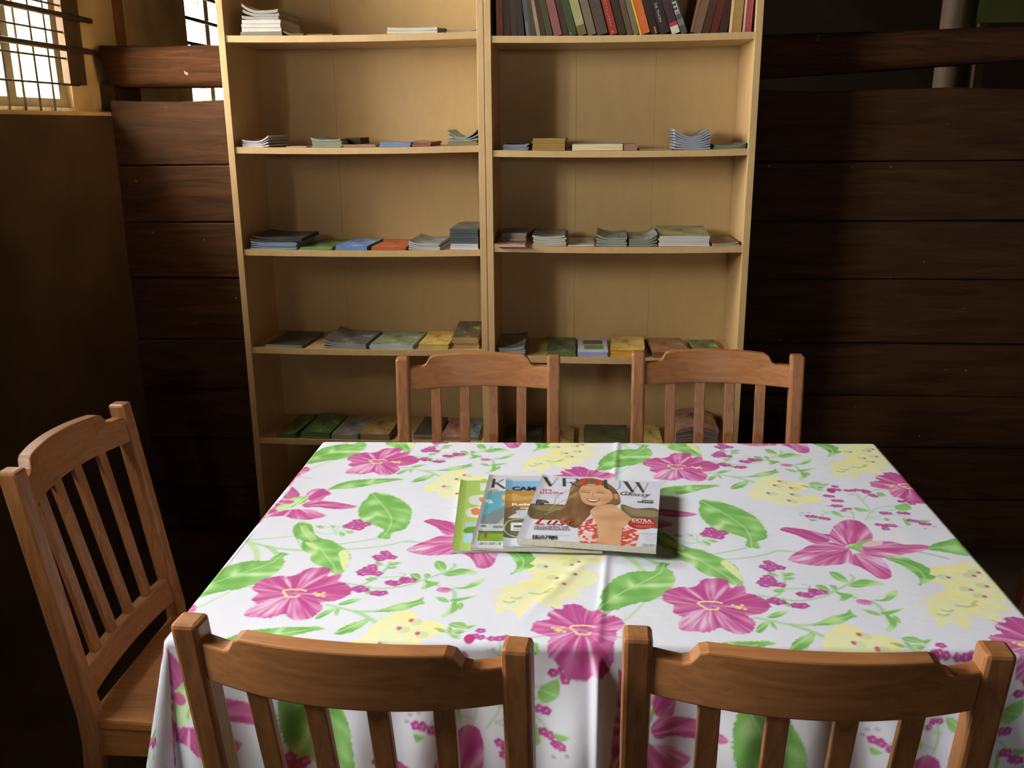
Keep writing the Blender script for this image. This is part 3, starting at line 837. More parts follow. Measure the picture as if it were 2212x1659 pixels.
ZCL = 0.760
def px2(pts, z=ZCL):
    return np.array([onz(x, y, z)[:2] for x, y in pts])
K5 = lambda *p: px2([(480+x/3.568, 940+y/3.568) for x, y in p])
K6 = lambda *p: px2([(1080+x/3.568, 940+y/3.568) for x, y in p])
K7 = lambda *p: px2([(1600+x/3.606, 940+y/3.606) for x, y in p])
tile = Raster((-0.6, 1.2), (0.678, -0.007), (0.012, 0.622), 1130, 1036, (229, 230, 241), True)
def lerp3(stops, t):
    t = np.clip(t, 0, 1); xs = [q_[0] for q_ in stops]
    cs = np.array([s2l(q_[1]) for q_ in stops])
    return np.stack([np.interp(t, xs, cs[:, k]) for k in range(3)], -1)
PINK = [(0, (194, 84, 148)), (0.4, (212, 116, 170)), (0.7, (228, 160, 202)), (1, (238, 206, 228))]
def petal(c, k=7.0, lift=0.0, seed=0.0):
    c = np.asarray(c)
    def f(X, Y):
        d = np.hypot(X-c[0], Y-c[1]); a = np.arctan2(Y-c[1], X-c[0])
        t = 0.6*vnoise(a*k+seed, d*14+seed)+0.4*vnoise(a*k*3.1+9+seed, d*30)
        t = (t-0.36)*2.0+lift+0.10*np.sin(a*2+seed)
        return lerp3(PINK, t)
    return f
GREEN = [(0, (122, 182, 92)), (0.4, (150, 204, 118)), (0.75, (184, 224, 152)), (1, (212, 236, 190))]
def leafy(p0, p1, lift=0.0, sc=70.0):
    p0 = np.asarray(p0); d = np.asarray(p1)-p0; L = np.hypot(*d); d = d/L
    def f(X, Y):
        u = (X-p0[0])*d[0]+(Y-p0[1])*d[1]; v = -(X-p0[0])*d[1]+(Y-p0[1])*d[0]
        t = 0.6*vnoise((u-np.abs(v)*0.9)*sc+3, v*9+5)+0.4*vnoise(u*40, v*40)
        return lerp3(GREEN, (t-0.32)*1.9+lift)
    return f
YEL = [(0, (238, 226, 130)), (0.45, (243, 236, 158)), (1, (236, 238, 200))]
def yellow(c, R):
    def f(X, Y):
        d = np.hypot(X-c[0], Y-c[1])/R
        return lerp3(YEL, 1.15-d+0.5*(vnoise(X*70, Y*70)-0.5))
    return f
SFC = [(0, (178, 66, 142)), (1, (206, 110, 176))]
def florets(pts, r=0.0095, z=ZCL):
    r = r*0.88
    for i, (x, y) in enumerate(pts):
        n = 20; t = np.linspace(0, 2*math.pi, n, endpoint=False)
        rr = r*(0.95+0.12*np.cos(5*t+i))
        tile.fill(np.stack([x+rr*np.cos(t)*1.1, y+rr*np.sin(t)], 1), lambda X, Y: lerp3(SFC, vnoise(X*220, Y*220)), False)
        tile.disc((x+r*0.1, y), r*0.18, r*0.18, (236, 190, 220))
def stem(p, w=0.004, c=(178, 214, 158), **kw): tile.stroke(p, w, c, alpha=0.85, **kw)
def leaf(p, rib=None, lift=0.0, jag=0.003, sc=70.0, ribc=(196, 230, 170)):
    q_ = np.asarray(p)
    if rib is None: rib = np.array([q_[0], q_[len(q_)//2]])
    tile.fill(p, leafy(rib[0], rib[-1], lift, sc), True, 1.0, jag)
    tile.stroke(rib, 0.0028, ribc, True, 0.7)
def hib(outline, c, dots, seed):
    tile.fill(outline, petal(c, 6.0, 0.0, seed), True, 1.0, 0.004)
    # petal separations
    c = np.asarray(c)
    for a in np.linspace(0, 2*math.pi, 6)[:-1]+seed:
        e = c+0.085*np.array([math.cos(a), math.sin(a)])
        tile.stroke([c+(e-c)*0.25, c+(e-c)*0.6, e], 0.0025, (176, 58, 130), False, 0.5)
    ring = [c+np.array([0.016*math.cos(a)*(1+0.3*math.sin(3*a)), 0.016*math.sin(a)*(1+0.2*math.cos(2*a))]) for a in np.linspace(0.5, 5.9, 16)]
    tile.stroke(ring, 0.0042, (246, 226, 168), True)
    d = np.asarray(dots)
    tile.stroke([c, (c+d)/2, d], 0.003, (232, 170, 200), False, 0.7)
    for k in range(7):
        a = k*2.4
        tile.disc(d+0.009*np.array([math.cos(a)*1.2, math.sin(a)])*(0.3+0.7*(k % 2)), 0.0032, 0.0032, (246, 220, 150))
# --- stems under everything
stem(K5((180, 805), (330, 795), (560, 775)), 0.0035)
stem(K5((180, 815), (330, 850), (470, 875), (640, 885)), 0.007, (176, 216, 152))
stem(K5((200, 815), (250, 870), (270, 920), (265, 975)), 0.011, (190, 224, 164))
stem(K5((350, 855), (390, 880), (420, 910)), 0.010, (170, 212, 146))
stem(K5((1230, 785), (1080, 815), (900, 840)), 0.0045)
stem(K5((960, 880), (1150, 865), (1300, 840), (1420, 812), (1530, 826)), 0.0045)
stem(K5((1400, 822), (1480, 822), (1560, 830)), 0.003)
stem(K6((1100, 1300), (1030, 1370), (960, 1430)), 0.005, (196, 226, 176))
# --- sprays of little flowers above the lily
for p in [[(970, 660), (1010, 590), (945, 510), (890, 445), (820, 420)], [(880, 650), (872, 605), (810, 555), (760, 540)],
          [(1000, 600), (1090, 560), (1230, 545), (1330, 515)], [(1010, 640), (1170, 615), (1300, 640), (1430, 690)],
          [(880, 640), (740, 615), (640, 590)], [(945, 510), (990, 470), (1080, 455)], [(880, 600), (700, 590), (600, 640)],
          [(1010, 640), (1130, 660), (1250, 720)], [(940, 500), (900, 470), (830, 460)], [(1000, 600), (1160, 585), (1300, 560)]]:
    stem(K7(*p), 0.0035, (186, 216, 172))
for p in [[(1060, 450), (1100, 445), (1130, 470), (1080, 475)], [(640, 380), (690, 375), (650, 395)], [(1200, 555), (1290, 530), (1330, 570), (1250, 590)],
          [(700, 590), (760, 600), (800, 640), (740, 620)], [(530, 650), (600, 655), (560, 670)], [(1390, 660), (1480, 660), (1430, 680)],
          [(1260, 640), (1330, 690), (1290, 700)], [(530, 370), (600, 365), (650, 390), (560, 385)], [(1120, 640), (1170, 655), (1130, 665)], [(880, 560), (960, 570), (1000, 590), (920, 590)]]:
    leaf(K7(*p), None, 0.35, 0.0, 40.0)
florets(K7((725, 420), (760, 425), (735, 398), (830, 430), (870, 430), (905, 425), (960, 430), (990, 438), (1020, 465), (1045, 475), (975, 445), (670, 470), (705, 475), (735, 508), (775, 510), (730, 548), (765, 548),
            (530, 630), (570, 632), (635, 643), (670, 648), (1110, 605), (1150, 607), (1245, 603), (1290, 607), (1320, 662), (1365, 668), (1420, 688), (1455, 690), (1075, 695), (1120, 705), (1130, 728), (1190, 705), (1150, 700),
            (1250, 515), (1320, 518), (1335, 530), (1370, 500), (1300, 510)), 0.0088)
florets(K7((800, 585), (850, 570), (815, 572)), 0.006)
for p in K7((480, 605), (470, 622), (530, 600), (680, 548), (865, 460), (1510, 710), (1440, 725)):
    tile.disc(p, 0.004, 0.003, (170, 150, 180), 0.6)
# --- lower branch with bud
for p, w in [([(-20, 1235), (130, 1245), (300, 1270), (450, 1288), (620, 1262), (730, 1212), (850, 1150)], 0.005), ([(330, 1070), (345, 1130), (320, 1210), (270, 1255)], 0.006),
             ([(330, 1265), (350, 1300), (380, 1330)], 0.004), ([(480, 1160), (540, 1170), (520, 1200)], 0.003), ([(730, 1212), (800, 1240), (900, 1265)], 0.005),
             ([(1020, 1290), (1080, 1330), (1130, 1390), (1190, 1450)], 0.007), ([(850, 1170), (880, 1110), (860, 1085)], 0.006), ([(270, 1195), (400, 1195), (520, 1190)], 0.003)]:
    stem(K7(*p), w, (172, 212, 158))
for p in [[(690, 1060), (760, 1068), (820, 1110), (845, 1160), (790, 1140), (720, 1105)], [(850, 1165), (930, 1122), (1040, 1132), (1120, 1165), (1000, 1172), (910, 1185)],
          [(580, 1165), (650, 1168), (705, 1220), (650, 1218), (610, 1195)], [(730, 1215), (790, 1225), (880, 1240), (800, 1290), (770, 1280), (780, 1250)],
          [(1030, 1282), (1110, 1272), (1160, 1220), (1215, 1205), (1212, 1250), (1140, 1290)], [(1090, 1375), (1180, 1358), (1272, 1345), (1210, 1378), (1130, 1402)],
          [(1100, 1400), (1020, 1392), (950, 1355), (1030, 1365)], [(1120, 1390), (1200, 1430), (1215, 1480), (1165, 1525), (1130, 1512), (1160, 1465)], [(1180, 1400), (1230, 1420), (1250, 1460), (1215, 1450)],
          [(205, 1062), (260, 1075), (300, 1100), (240, 1090)], [(330, 1085), (380, 1070), (425, 1080), (370, 1098)], [(340, 1110), (400, 1105), (420, 1120), (370, 1125)], [(250, 1205), (310, 1200), (350, 1215), (280, 1222)],
          [(340, 1290), (385, 1310), (370, 1335), (345, 1320)], [(690, 1165), (740, 1170), (760, 1200), (720, 1195)]]:
    leaf(K7(*p), None, 0.2, 0.0, 50.0)
florets(K7((215, 990), (245, 1005), (185, 1025), (225, 1045), (265, 1030), (310, 1030), (215, 1105), (190, 1125), (240, 1130), (165, 1150), (215, 1160), (265, 1160), (310, 1165), (190, 1165),
            (570, 1210), (600, 1225), (635, 1220), (475, 1238), (515, 1248), (540, 1240), (245, 1290), (285, 1300), (310, 1297), (265, 1280), (430, 1325), (465, 1330), (490, 1325)), 0.0105)
bud = K7((898, 1290), (915, 1275), (960, 1277), (1010, 1288), (1028, 1305), (1010, 1320), (960, 1318), (915, 1306))
tile.fill(bud, lambda X, Y: lerp3(PINK, vnoise(X*160, Y*160)*0.7))
# --- trailing leaves under the hibiscus
for p, w in [([(120, 1420), (250, 1445), (400, 1475), (550, 1475)], 0.006), ([(400, 1475), (560, 1530), (700, 1590)], 0.009)]:
    stem(K7(*p), w, (174, 216, 156))
leaf(K7((540, 1480), (640, 1440), (700, 1408), (780, 1395), (835, 1375), (850, 1350), (880, 1388), (908, 1410), (850, 1430), (780, 1465), (680, 1480)), K7((545, 1478), (720, 1440), (860, 1400)), 0.12)
leaf(K7((205, 1412), (280, 1376), (370, 1370), (330, 1402), (260, 1424)), None, 0.15, 0.0)
leaf(K7((118, 1525), (150, 1470), (225, 1442), (215, 1480), (160, 1535)), None, 0.1, 0.0)
leaf(K7((225, 1450), (260, 1465), (285, 1515), (245, 1490)), None, 0.2, 0.0)
leaf(K7((385, 1655), (430, 1592), (510, 1552), (565, 1535), (572, 1590), (520, 1645), (440, 1668)), K7((395, 1655), (480, 1600), (560, 1545)), -0.02)
leaf(K5((400, 1505), (430, 1480), (520, 1480), (600, 1475), (740, 1470), (760, 1495), (680, 1500), (560, 1515), (480, 1525)), None, 0.12)
# --- long leaf above the big leaf
leaf(K5((808, 422), (890, 375), (1000, 348), (1150, 336), (1330, 334), (1405, 340), (1290, 356), (1150, 386), (1000, 408), (880, 412)), K5((815, 418), (1000, 378), (1300, 345)), 0.02)
stem(K5((808, 422), (740, 470), (720, 500)), 0.003)
# --- big leaf
leaf(K5((1050, 590), (1060, 540), (1110, 490), (1150, 445), (1220, 440), (1300, 460), (1380, 495), (1430, 530), (1462, 580), (1455, 640), (1430, 700), (1380, 730), (1310, 750), (1290, 790), (1240, 800), (1190, 780), (1220, 750), (1250, 728), (1200, 702), (1130, 682), (1080, 655), (1055, 625)),
     K5((1155, 450), (1230, 530), (1285, 600), (1305, 650), (1285, 720), (1230, 790)), -0.02, 0.005, 55.0)
# --- sprig with one floret between
for p in [[(720, 740), (800, 760), (860, 755), (950, 730)], [(780, 700), (850, 720), (880, 770)], [(870, 740), (900, 700), (870, 690)]]:
    stem(K5(*p), 0.003, (186, 218, 172))
for p in [[(720, 700), (760, 695), (790, 715), (750, 715)], [(900, 745), (950, 755), (930, 780), (905, 770)], [(830, 690), (870, 700), (860, 715)], [(950, 735), (1000, 735), (1020, 750), (970, 755)], [(920, 700), (960, 705), (940, 720)]]:
    leaf(K5(*p), None, 0.35, 0.0, 40.0)
florets(K5((1040, 662), (1010, 680), (1060, 685), (975, 695), (1030, 700), (1085, 690), (1050, 715), (1000, 705), (1105, 685)), 0.0125)
# --- lily D at the left of the big leaf
dl = K5((560, 545),)[0]
for k, p in enumerate([[(640, 470), (690, 420), (780, 410), (840, 450), (800, 470), (765, 498), (690, 505)], [(620, 530), (700, 500), (830, 510), (940, 525), (1038, 548), (960, 566), (840, 566), (720, 552), (640, 555)],
          [(430, 585), (560, 568), (700, 575), (760, 600), (800, 618), (740, 640), (640, 652), (540, 640), (470, 622), (330, 632), (310, 660), (250, 690), (330, 610)],
          [(470, 480), (520, 420), (540, 395), (590, 440), (592, 472), (530, 492)], [(420, 520), (480, 480), (500, 520), (440, 570), (380, 610), (330, 640), (360, 580)]]):
    tile.fill(K5(*p), petal(dl, 5.0, 0.05, k*1.3), True, 1.0, 0.002)
tile.fill(K5((415, 572), (460, 520), (520, 488), (600, 468), (662, 482), (640, 510), (560, 545), (500, 572)), leafy(dl, dl+[0.1, 0.05], 0.35), True)
tile.stroke(K5((560, 545), (620, 500), (660, 478)), 0.004, (244, 232, 170))
tile.disc(K5((510, 512),)[0], 0.012, 0.010, (214, 110, 160))
# --- curled leaf
stem(K5((545, 740), (610, 860), (640, 885)), 0.003)
leaf(K5((545, 740), (550, 700), (590, 670), (640, 665), (690, 690), (710, 740), (740, 780), (790, 800), (850, 810), (910, 850), (960, 880), (985, 930), (970, 1000), (930, 1060), (890, 1070), (830, 1055), (760, 1010), (700, 985), (680, 940), (690, 915), (640, 895), (610, 860), (615, 810), (570, 790)),
     K5((600, 690), (660, 790), (760, 880), (850, 990), (880, 1060)), 0.0, 0.004, 50.0)
tile.fill(K5((898, 905), (955, 885), (982, 945), (945, 1040), (918, 1000), (905, 945)), (228, 234, 172), True)
tile.fill(K5((640, 820), (700, 835), (740, 870), (720, 880), (660, 850)), (222, 236, 170), True, 0.8)
tile.fill(K5((600, 720), (640, 690), (680, 740), (730, 790), (700, 810), (640, 780)), (206, 232, 160), True, 0.55)
# --- lower left leaf L1
leaf(K6((750, 1345), (780, 1290), (775, 1240), (800, 1190), (850, 1130), (910, 1085), (980, 1060), (1060, 1045), (1130, 1045), (1190, 1040), (1210, 1010), (1230, 980), (1270, 980), (1302, 992), (1290, 1020), (1330, 1050), (1350, 1100), (1340, 1150), (1300, 1200), (1240, 1240), (1150, 1280), (1080, 1290), (1000, 1310), (900, 1345), (820, 1355)),
     K6((760, 1345), (900, 1235), (1090, 1135), (1230, 1060), (1265, 990)), -0.03, 0.004, 60.0)
# --- yellow blossoms B
yb = [((400, 1000), 0.062), ((640, 960), 0.058), ((470, 1110), 0.056), ((640, 1100), 0.050), ((300, 1010), 0.05), ((540, 1030), 0.05), ((530, 1200), 0.048), ((170, 1200), 0.05), ((90, 1250), 0.056), ((150, 1290), 0.05), ((400, 1270), 0.044), ((60, 1310), 0.04), ((250, 1210), 0.045)]
out = [(170, 990), (230, 960), (330, 930), (430, 925), (560, 905), (700, 925), (790, 950), (740, 990), (640, 1005), (620, 1025), (700, 1050), (750, 1100), (730, 1140), (640, 1160), (592, 1172), (612, 1240), (560, 1252), (492, 1240), (482, 1300), (440, 1330), (400, 1322), (350, 1310), (290, 1290), (235, 1275), (250, 1325), (200, 1350), (150, 1402), (120, 1352), (50, 1340), (0, 1365), (-40, 1362), (-20, 1290), (0, 1230), (70, 1165), (150, 1170), (140, 1120), (200, 1122), (240, 1110), (262, 1060), (220, 1050), (180, 1020)]
tile.fill(K6(*out), (243, 238, 176), True, 1.0, 0.003)
for p, r in yb:
    tile.disc(K6(p)[0], r*0.42, r*0.36, (234, 238, 206), 0.55)
    c_ = K6(p)[0]
    tt = [c_+r*0.62*np.array([math.cos(a), 0.9*math.sin(a)]) for a in np.linspace(0.2, 2.9, 8)]
    tile.stroke(tt, 0.006, (244, 234, 140), True, 0.5)
for p in [(355, 1010), (440, 1100), (555, 998), (610, 975), (495, 1150), (580, 1075)]:
    tile.disc(K6(p)[0]+np.array([-0.008, 0.002]), 0.010, 0.009, (200, 216, 160), 0.6)
    tile.disc(K6(p)[0], 0.0038, 0.0042, (206, 110, 130))
for p in [[(230, 1215), (300, 1225), (380, 1210)], [(90, 1250), (130, 1260), (165, 1250)], [(30, 1278), (70, 1290), (110, 1280)], [(350, 1205), (400, 1185)]]:
    tile.stroke(K6(*p), 0.005, (176, 196, 140), True, 0.7)
# --- yellow blossoms C
outc = [(50, 440), (100, 430), (100, 385), (140, 345), (210, 320), (300, 330), (340, 360), (420, 360), (510, 380), (532, 410), (440, 432), (460, 460), (560, 465), (632, 490), (600, 520), (500, 522), (470, 540), (300, 540), (230, 522), (205, 492), (110, 490)]
tile.fill(K7(*outc), (244, 238, 172), True, 1.0, 0.003)
for p in [(200, 380), (340, 400), (330, 470), (420, 480), (180, 440), (260, 440), (400, 510), (300, 500)]:
    tile.disc(K7(p)[0], 0.026, 0.026, (234, 238, 204), 0.5)
for p in [(300, 358), (265, 390), (390, 410), (215, 450), (400, 460), (375, 508)]:
    tile.disc(K7(p)[0]+np.array([0.008, -0.004]), 0.010, 0.010, (204, 218, 164), 0.6)
    tile.disc(K7(p)[0], 0.0042, 0.0055, (206, 112, 134))
# twig right of C
for p in [[(1640, 1490), (1700, 1500), (1760, 1530), (1830, 1545)], [(1760, 1530), (1800, 1500), (1870, 1510)]]:
    stem(K5(*p), 0.005, (176, 214, 152))
for p in [[(1640, 1485), (1690, 1490), (1730, 1515), (1680, 1515)], [(1740, 1475), (1770, 1490), (1765, 1530), (1740, 1510)], [(1780, 1520), (1830, 1505), (1872, 1508), (1830, 1530)], [(1750, 1540), (1800, 1545), (1840, 1570), (1780, 1560)]]:
    leaf(K5(*p), None, 0.1, 0.0)
tile.disc(K5((1905, 1566))[0], 0.0085, 0.013, (192, 62, 130))
# --- lily A with its leaves
leaf(K7((1460, 880), (1500, 845), (1600, 820), (1680, 800), (1730, 830), (1765, 900), (1785, 940), (1700, 932), (1600, 912), (1500, 897)), K7((1465, 880), (1600, 870), (1740, 880)), 0.05)
stem(K7((1390, 907), (1500, 930), (1620, 962)), 0.006, (172, 206, 160))
leaf(K7((1125, 955), (1200, 942), (1280, 948), (1360, 982), (1430, 1010), (1482, 1050), (1470, 1080), (1522, 1100), (1480, 1130), (1440, 1150), (1388, 1172), (1392, 1130), (1370, 1090), (1300, 1040), (1220, 1000)), K7((1130, 958), (1280, 995), (1400, 1060), (1440, 1130)), 0.0)
la = K7((850, 880))[0]
for k, p in enumerate([[(305, 735), (340, 715), (400, 720), (470, 730), (560, 745), (640, 765), (692, 772), (705, 805), (662, 838), (590, 845), (530, 825), (450, 785), (380, 760)],
  [(830, 860), (900, 848), (980, 815), (1050, 822), (1130, 825), (1200, 830), (1280, 850), (1380, 850), (1460, 860), (1462, 890), (1380, 906), (1280, 926), (1200, 945), (1100, 952), (980, 930), (880, 890)],
  [(840, 990), (870, 940), (900, 915), (980, 930), (1060, 950), (1110, 970), (1150, 1020), (1176, 1080), (1162, 1110), (1110, 1120), (1060, 1105), (1000, 1065), (930, 1025)],
  [(370, 965), (400, 930), (470, 890), (560, 850), (660, 835), (760, 840), (830, 870), (870, 920), (862, 970), (800, 1000), (700, 1010), (600, 1016), (480, 1002), (410, 985)],
  [(695, 810), (692, 770), (720, 715), (770, 675), (830, 655), (890, 658), (950, 680), (1000, 730), (1032, 800), (980, 830), (900, 850), (840, 860), (780, 850), (730, 830)]]):
    tile.fill(K7(*p), petal(la, 6.0, -0.02, k*2.1), True, 1.0, 0.002)
for p in [[(420, 960), (580, 915), (760, 880)], [(460, 985), (640, 950), (830, 900)], [(370, 735), (520, 770), (690, 830)], [(760, 700), (800, 780), (840, 850)], [(920, 700), (900, 780), (870, 850)], [(1150, 1080), (1020, 1000), (900, 930)], [(1420, 875), (1200, 890), (950, 890)]]:
    tile.stroke(K7(*p), 0.0035, (186, 70, 130), True, 0.55)
tile.fill(K7((812, 868), (850, 848), (905, 838), (1000, 812), (990, 845), (940, 870), (960, 895), (900, 890), (850, 880)), leafy(la, la+[0.1, 0.0], 0.4), True)
tile.fill(K7((950, 850), (1000, 825), (1080, 820), (1110, 838), (1060, 862), (970, 868)), (238, 214, 214), True, 0.8)
# --- the hibiscus blossoms
HA = [(1255, 1240), (1270, 1200), (1330, 1180), (1400, 1165), (1480, 1170), (1530, 1150), (1560, 1110), (1640, 1100), (1700, 1098), (1760, 1120), (1775, 1165), (1790, 1175), (1850, 1150), (1890, 1170), (1900, 1210), (1960, 1225), (2020, 1250), (2070, 1280), (2086, 1320), (2060, 1350), (1990, 1380), (1920, 1385), (1890, 1380), (1940, 1410), (1972, 1450), (1950, 1500), (1900, 1525), (1830, 1532), (1760, 1510), (1700, 1480), (1650, 1500), (1600, 1516), (1500, 1510), (1420, 1505), (1380, 1480), (1370, 1430), (1400, 1400), (1350, 1372), (1332, 1350), (1340, 1310), (1300, 1290), (1260, 1270)]
hib(K6(*HA), K6((1625, 1310))[0], K6((1840, 1325))[0], 0.4)
HB = [(240, 1490), (265, 1440), (330, 1425), (380, 1420), (370, 1370), (420, 1340), (480, 1340), (490, 1310), (560, 1300), (630, 1310), (680, 1350), (760, 1350), (800, 1375), (860, 1385), (930, 1410), (955, 1450), (940, 1490), (900, 1510), (905, 1560), (880, 1610), (890, 1660), (860, 1720), (790, 1750), (720, 1730), (690, 1760), (600, 1770), (520, 1750), (490, 1730), (440, 1690), (380, 1660), (365, 1600), (390, 1560), (340, 1540), (270, 1520)]
hib(K6(*HB), K6((640, 1500))[0], K6((450, 1500))[0], 2.2)
tile.blur(1)

# ------------------------------------------------------------------ the floral tablecloth
OV = 0.285
def knots(length, o0, step_o0, segs, o1, step_o1):
    k = list(np.arange(-o0, -1e-9, step_o0))
    x = 0.0
    for L, st in segs:
        n = max(1, int(round(L/st)))
        k += list(x+np.arange(n)*(L/n)); x += L
    k += list(length+np.linspace(0, o1, max(2, int(round(o1/step_o1)))+1))
    return np.array(k)
LU, LV = 1.318, 0.912
uk = knots(LU, OV, 0.0032, [(LU, 0.0019)], OV, 0.0045)
vk = knots(LV, OV, 0.0026, [(0.45, 0.0018), (LV-0.45, 0.0025)], OV, 0.009)
UU, VV = np.meshgrid(uk, vk)
su = np.clip(UU/LU, 0, 1); sv = np.clip(VV/LV, 0, 1)
base = ((1-su)*(1-sv))[..., None]*QC[0]+(su*(1-sv))[..., None]*QC[1]+(su*sv)[..., None]*QC[2]+((1-su)*sv)[..., None]*QC[3]
ou = np.where(UU < 0, UU, np.where(UU > LU, UU-LU, 0)); ov = np.where(VV < 0, VV, np.where(VV > LV, VV-LV, 0))
PAT = base+np.stack([ou, ov], -1)                    # where the print falls
r = np.hypot(ou, ov); phi = np.arctan2(np.abs(ov), np.abs(ou)+1e-9)
both = np.sin(2*phi)*(np.abs(ou) > 1e-9)*(np.abs(ov) > 1e-9)
nx = np.sign(ou)*np.cos(phi); ny = np.sign(ov)*np.sin(phi)
nn = np.hypot(nx, ny)+1e-9; nx, ny = nx/nn, ny/nn
RB = 0.011
arc = np.clip(r/RB, 0, math.pi/2)
hor = RB*np.sin(arc); drop = RB*(1-np.cos(arc))
rest = np.maximum(0, r-RB*math.pi/2)
wx = base[..., 0]; wy = base[..., 1]
sm = np.clip(rest/0.16, 0, 1); sm = sm*sm*(3-2*sm)
along = np.where(np.abs(ov) > np.abs(ou), wx, wy)
fold = 0.013*np.sin(along*2*math.pi/0.27+1.1)+0.007*np.sin(along*2*math.pi/0.115+0.4)
flare = 0.055*rest+sm*(fold+0.012)*(1-0.7*both)+0.20*rest*both
PX = wx+nx*(hor+flare); PY = wy+ny*(hor+flare)
PZ = ZCL-0.0006-drop-np.sqrt(np.maximum(0, rest**2-(0.3*flare)**2))
top = (r < 1e-9)
xc = np.interp(wy, [1.2, 2.14], [0.040, 0.112])
edge = np.clip(rest/0.05, 0, 1)
cre = 0.0020*np.exp(-((wx-xc)/0.0065)**2)-0.0006*np.exp(-((wx-xc-0.014)/0.010)**2)
PZ = PZ+cre*top
PY = PY-np.where((ov < 0), 0.012*np.exp(-((wx-xc)/0.008)**2)*np.clip(rest/0.03, 0, 1), 0)
PZ = PZ+top*(0.0010*(vnoise(PX*16, PY*11)-0.4)+0.0016*np.exp(-((wx-0.21-(wy-1.95)*0.35)/0.012)**2)*np.exp(-((wy-1.86)/0.16)**2)+0.0022*np.exp(-((wx+0.02-(wy-1.4)*0.5)/0.012)**2)*np.exp(-((wy-1.42)/0.10)**2))
nu, nv = len(uk), len(vk)
V = np.stack([PX, PY, PZ], -1).reshape(-1, 3)
idx = np.arange(nu*nv).reshape(nv, nu)
quads = np.stack([idx[:-1, :-1], idx[:-1, 1:], idx[1:, 1:], idx[1:, :-1]], -1).reshape(-1, 4)
def np_mesh(name, V, quads, cols, mat, parent=None):
    me = bpy.data.meshes.new(name)
    me.vertices.add(len(V)); me.vertices.foreach_set('co', np.ascontiguousarray(V, dtype=np.float32).ravel())
    nq = len(quads)
    me.loops.add(nq*4); me.loops.foreach_set('vertex_index', np.ascontiguousarray(quads, dtype=np.int32).ravel())
    me.polygons.add(nq); me.polygons.foreach_set('loop_start', np.arange(nq, dtype=np.int32)*4)
    me.polygons.foreach_set('use_smooth', np.ones(nq, dtype=bool))
    me.update(calc_edges=True)
    a = me.color_attributes.new('print', 'FLOAT_COLOR', 'POINT')
    rgba = np.ones((len(V), 4), dtype=np.float32); rgba[:, :3] = cols
    a.data.foreach_set('color', rgba.ravel())
    me.materials.append(mat)
    return link(bpy.data.objects.new(name, me), parent)
cloth = np_mesh('tablecloth', V, quads, tile.sample(PAT.reshape(-1, 2)), M['cloth'])
tag(cloth, 'white cotton tablecloth printed with pink, green and yellow flowers', 'tablecloth')

# ------------------------------------------------------------------ the four magazines on the table
def K1(*p, z):
    return px2([(960+x/4.254, 1000+y/4.254) for x, y in p], z)
class Mag:
    def __init__(s, name, label, cx, cy, w, h, rz, z0, th, bg):
        s.w, s.h, s.rz, s.z = w, h, rz, z0+th
        s.c = np.array([cx, cy]); s.R = np.array([[math.cos(rz), -math.sin(rz)], [math.sin(rz), math.cos(rz)]])
        s.e = empty(name, (cx, cy, z0), rz); tag(s.e, label, 'magazine', 'magazines on the tablecloth')
        s.th = th
        s.r = Raster((-w/2, -h/2), (w, 0), (0, h), int(w/0.0006), int(h/0.0006), bg, False)
        # page block with rounded spine
        secs = []
        for y in (-h/2, -h/4, 0, h/4, h/2):
            secs.append([(-w/2+0.002, y, 0), (w/2, y, 0), (w/2, y, th*0.35), (w/2-0.0006, y, th*0.7), (w/2, y, th-0.0006), (-w/2+0.014, y, th-0.0006), (-w/2+0.001, y, th+0.0020), (-w/2, y, th*0.75), (-w/2, y, th*0.25)])
        sweep('pages', secs, M['paper'], s.e)
    def L(s, *p):
        return (K1(*p, z=s.z)-s.c)@s.R            # crop pixels -> local metres
    def fill(s, pts, c, smooth=True, **k): s.r.fill(s.L(*pts), c, smooth, **k)
    def stroke(s, pts, w, c, **k): s.r.stroke(s.L(*pts), w, c, **k)
    def done(s):
        s.r.blur(1)
        nx_, ny_ = int(s.w/0.0010), int(s.h/0.0011)
        X, Y = np.meshgrid(np.linspace(-s.w/2, s.w/2, nx_), np.linspace(-s.h/2, s.h/2, ny_))
        P = np.stack([X.ravel(), Y.ravel()], -1)
        Z = s.th-0.0002+0.0026*np.clip(1-(P[:, 0]+s.w/2)/0.015, 0, 1)**1.3
        idx = np.arange(nx_*ny_).reshape(ny_, nx_)
        q_ = np.stack([idx[:-1, :-1], idx[:-1, 1:], idx[1:, 1:], idx[1:, :-1]], -1).reshape(-1, 4)
        s.cover = np_mesh('cover', np.column_stack([P, Z]), q_, s.r.sample(P), M['gloss'], s.e)
    def text(s, body, p0, p1, c, hpx, shear=0.0, bold=0.0, rz=0.0):
        a = s.L(p0)[0]; b = s.L(p1)[0]
        size = hpx
        ang = math.atan2(b[1]-a[1], b[0]-a[0])
        text_mesh(body, size, col(c, 0.4), s.cover, (a[0], a[1], s.th+0.0007), (0, 0, ang), 'cover_lettering', shear=shear, bold=bold, width=float(np.hypot(*(b-a))))
ZG = 0.7605
def place(tl, bl, w, z):
    a, b = onz(tl[0], tl[1], z)[:2], onz(bl[0], bl[1], z)[:2]
    d = a-b; h = float(np.hypot(*d)); d = d/h
    c = (a+b)/2+np.array([d[1], -d[0]])*w/2
    return float(c[0]), float(c[1]), w, h, math.atan2(-d[0], d[1])
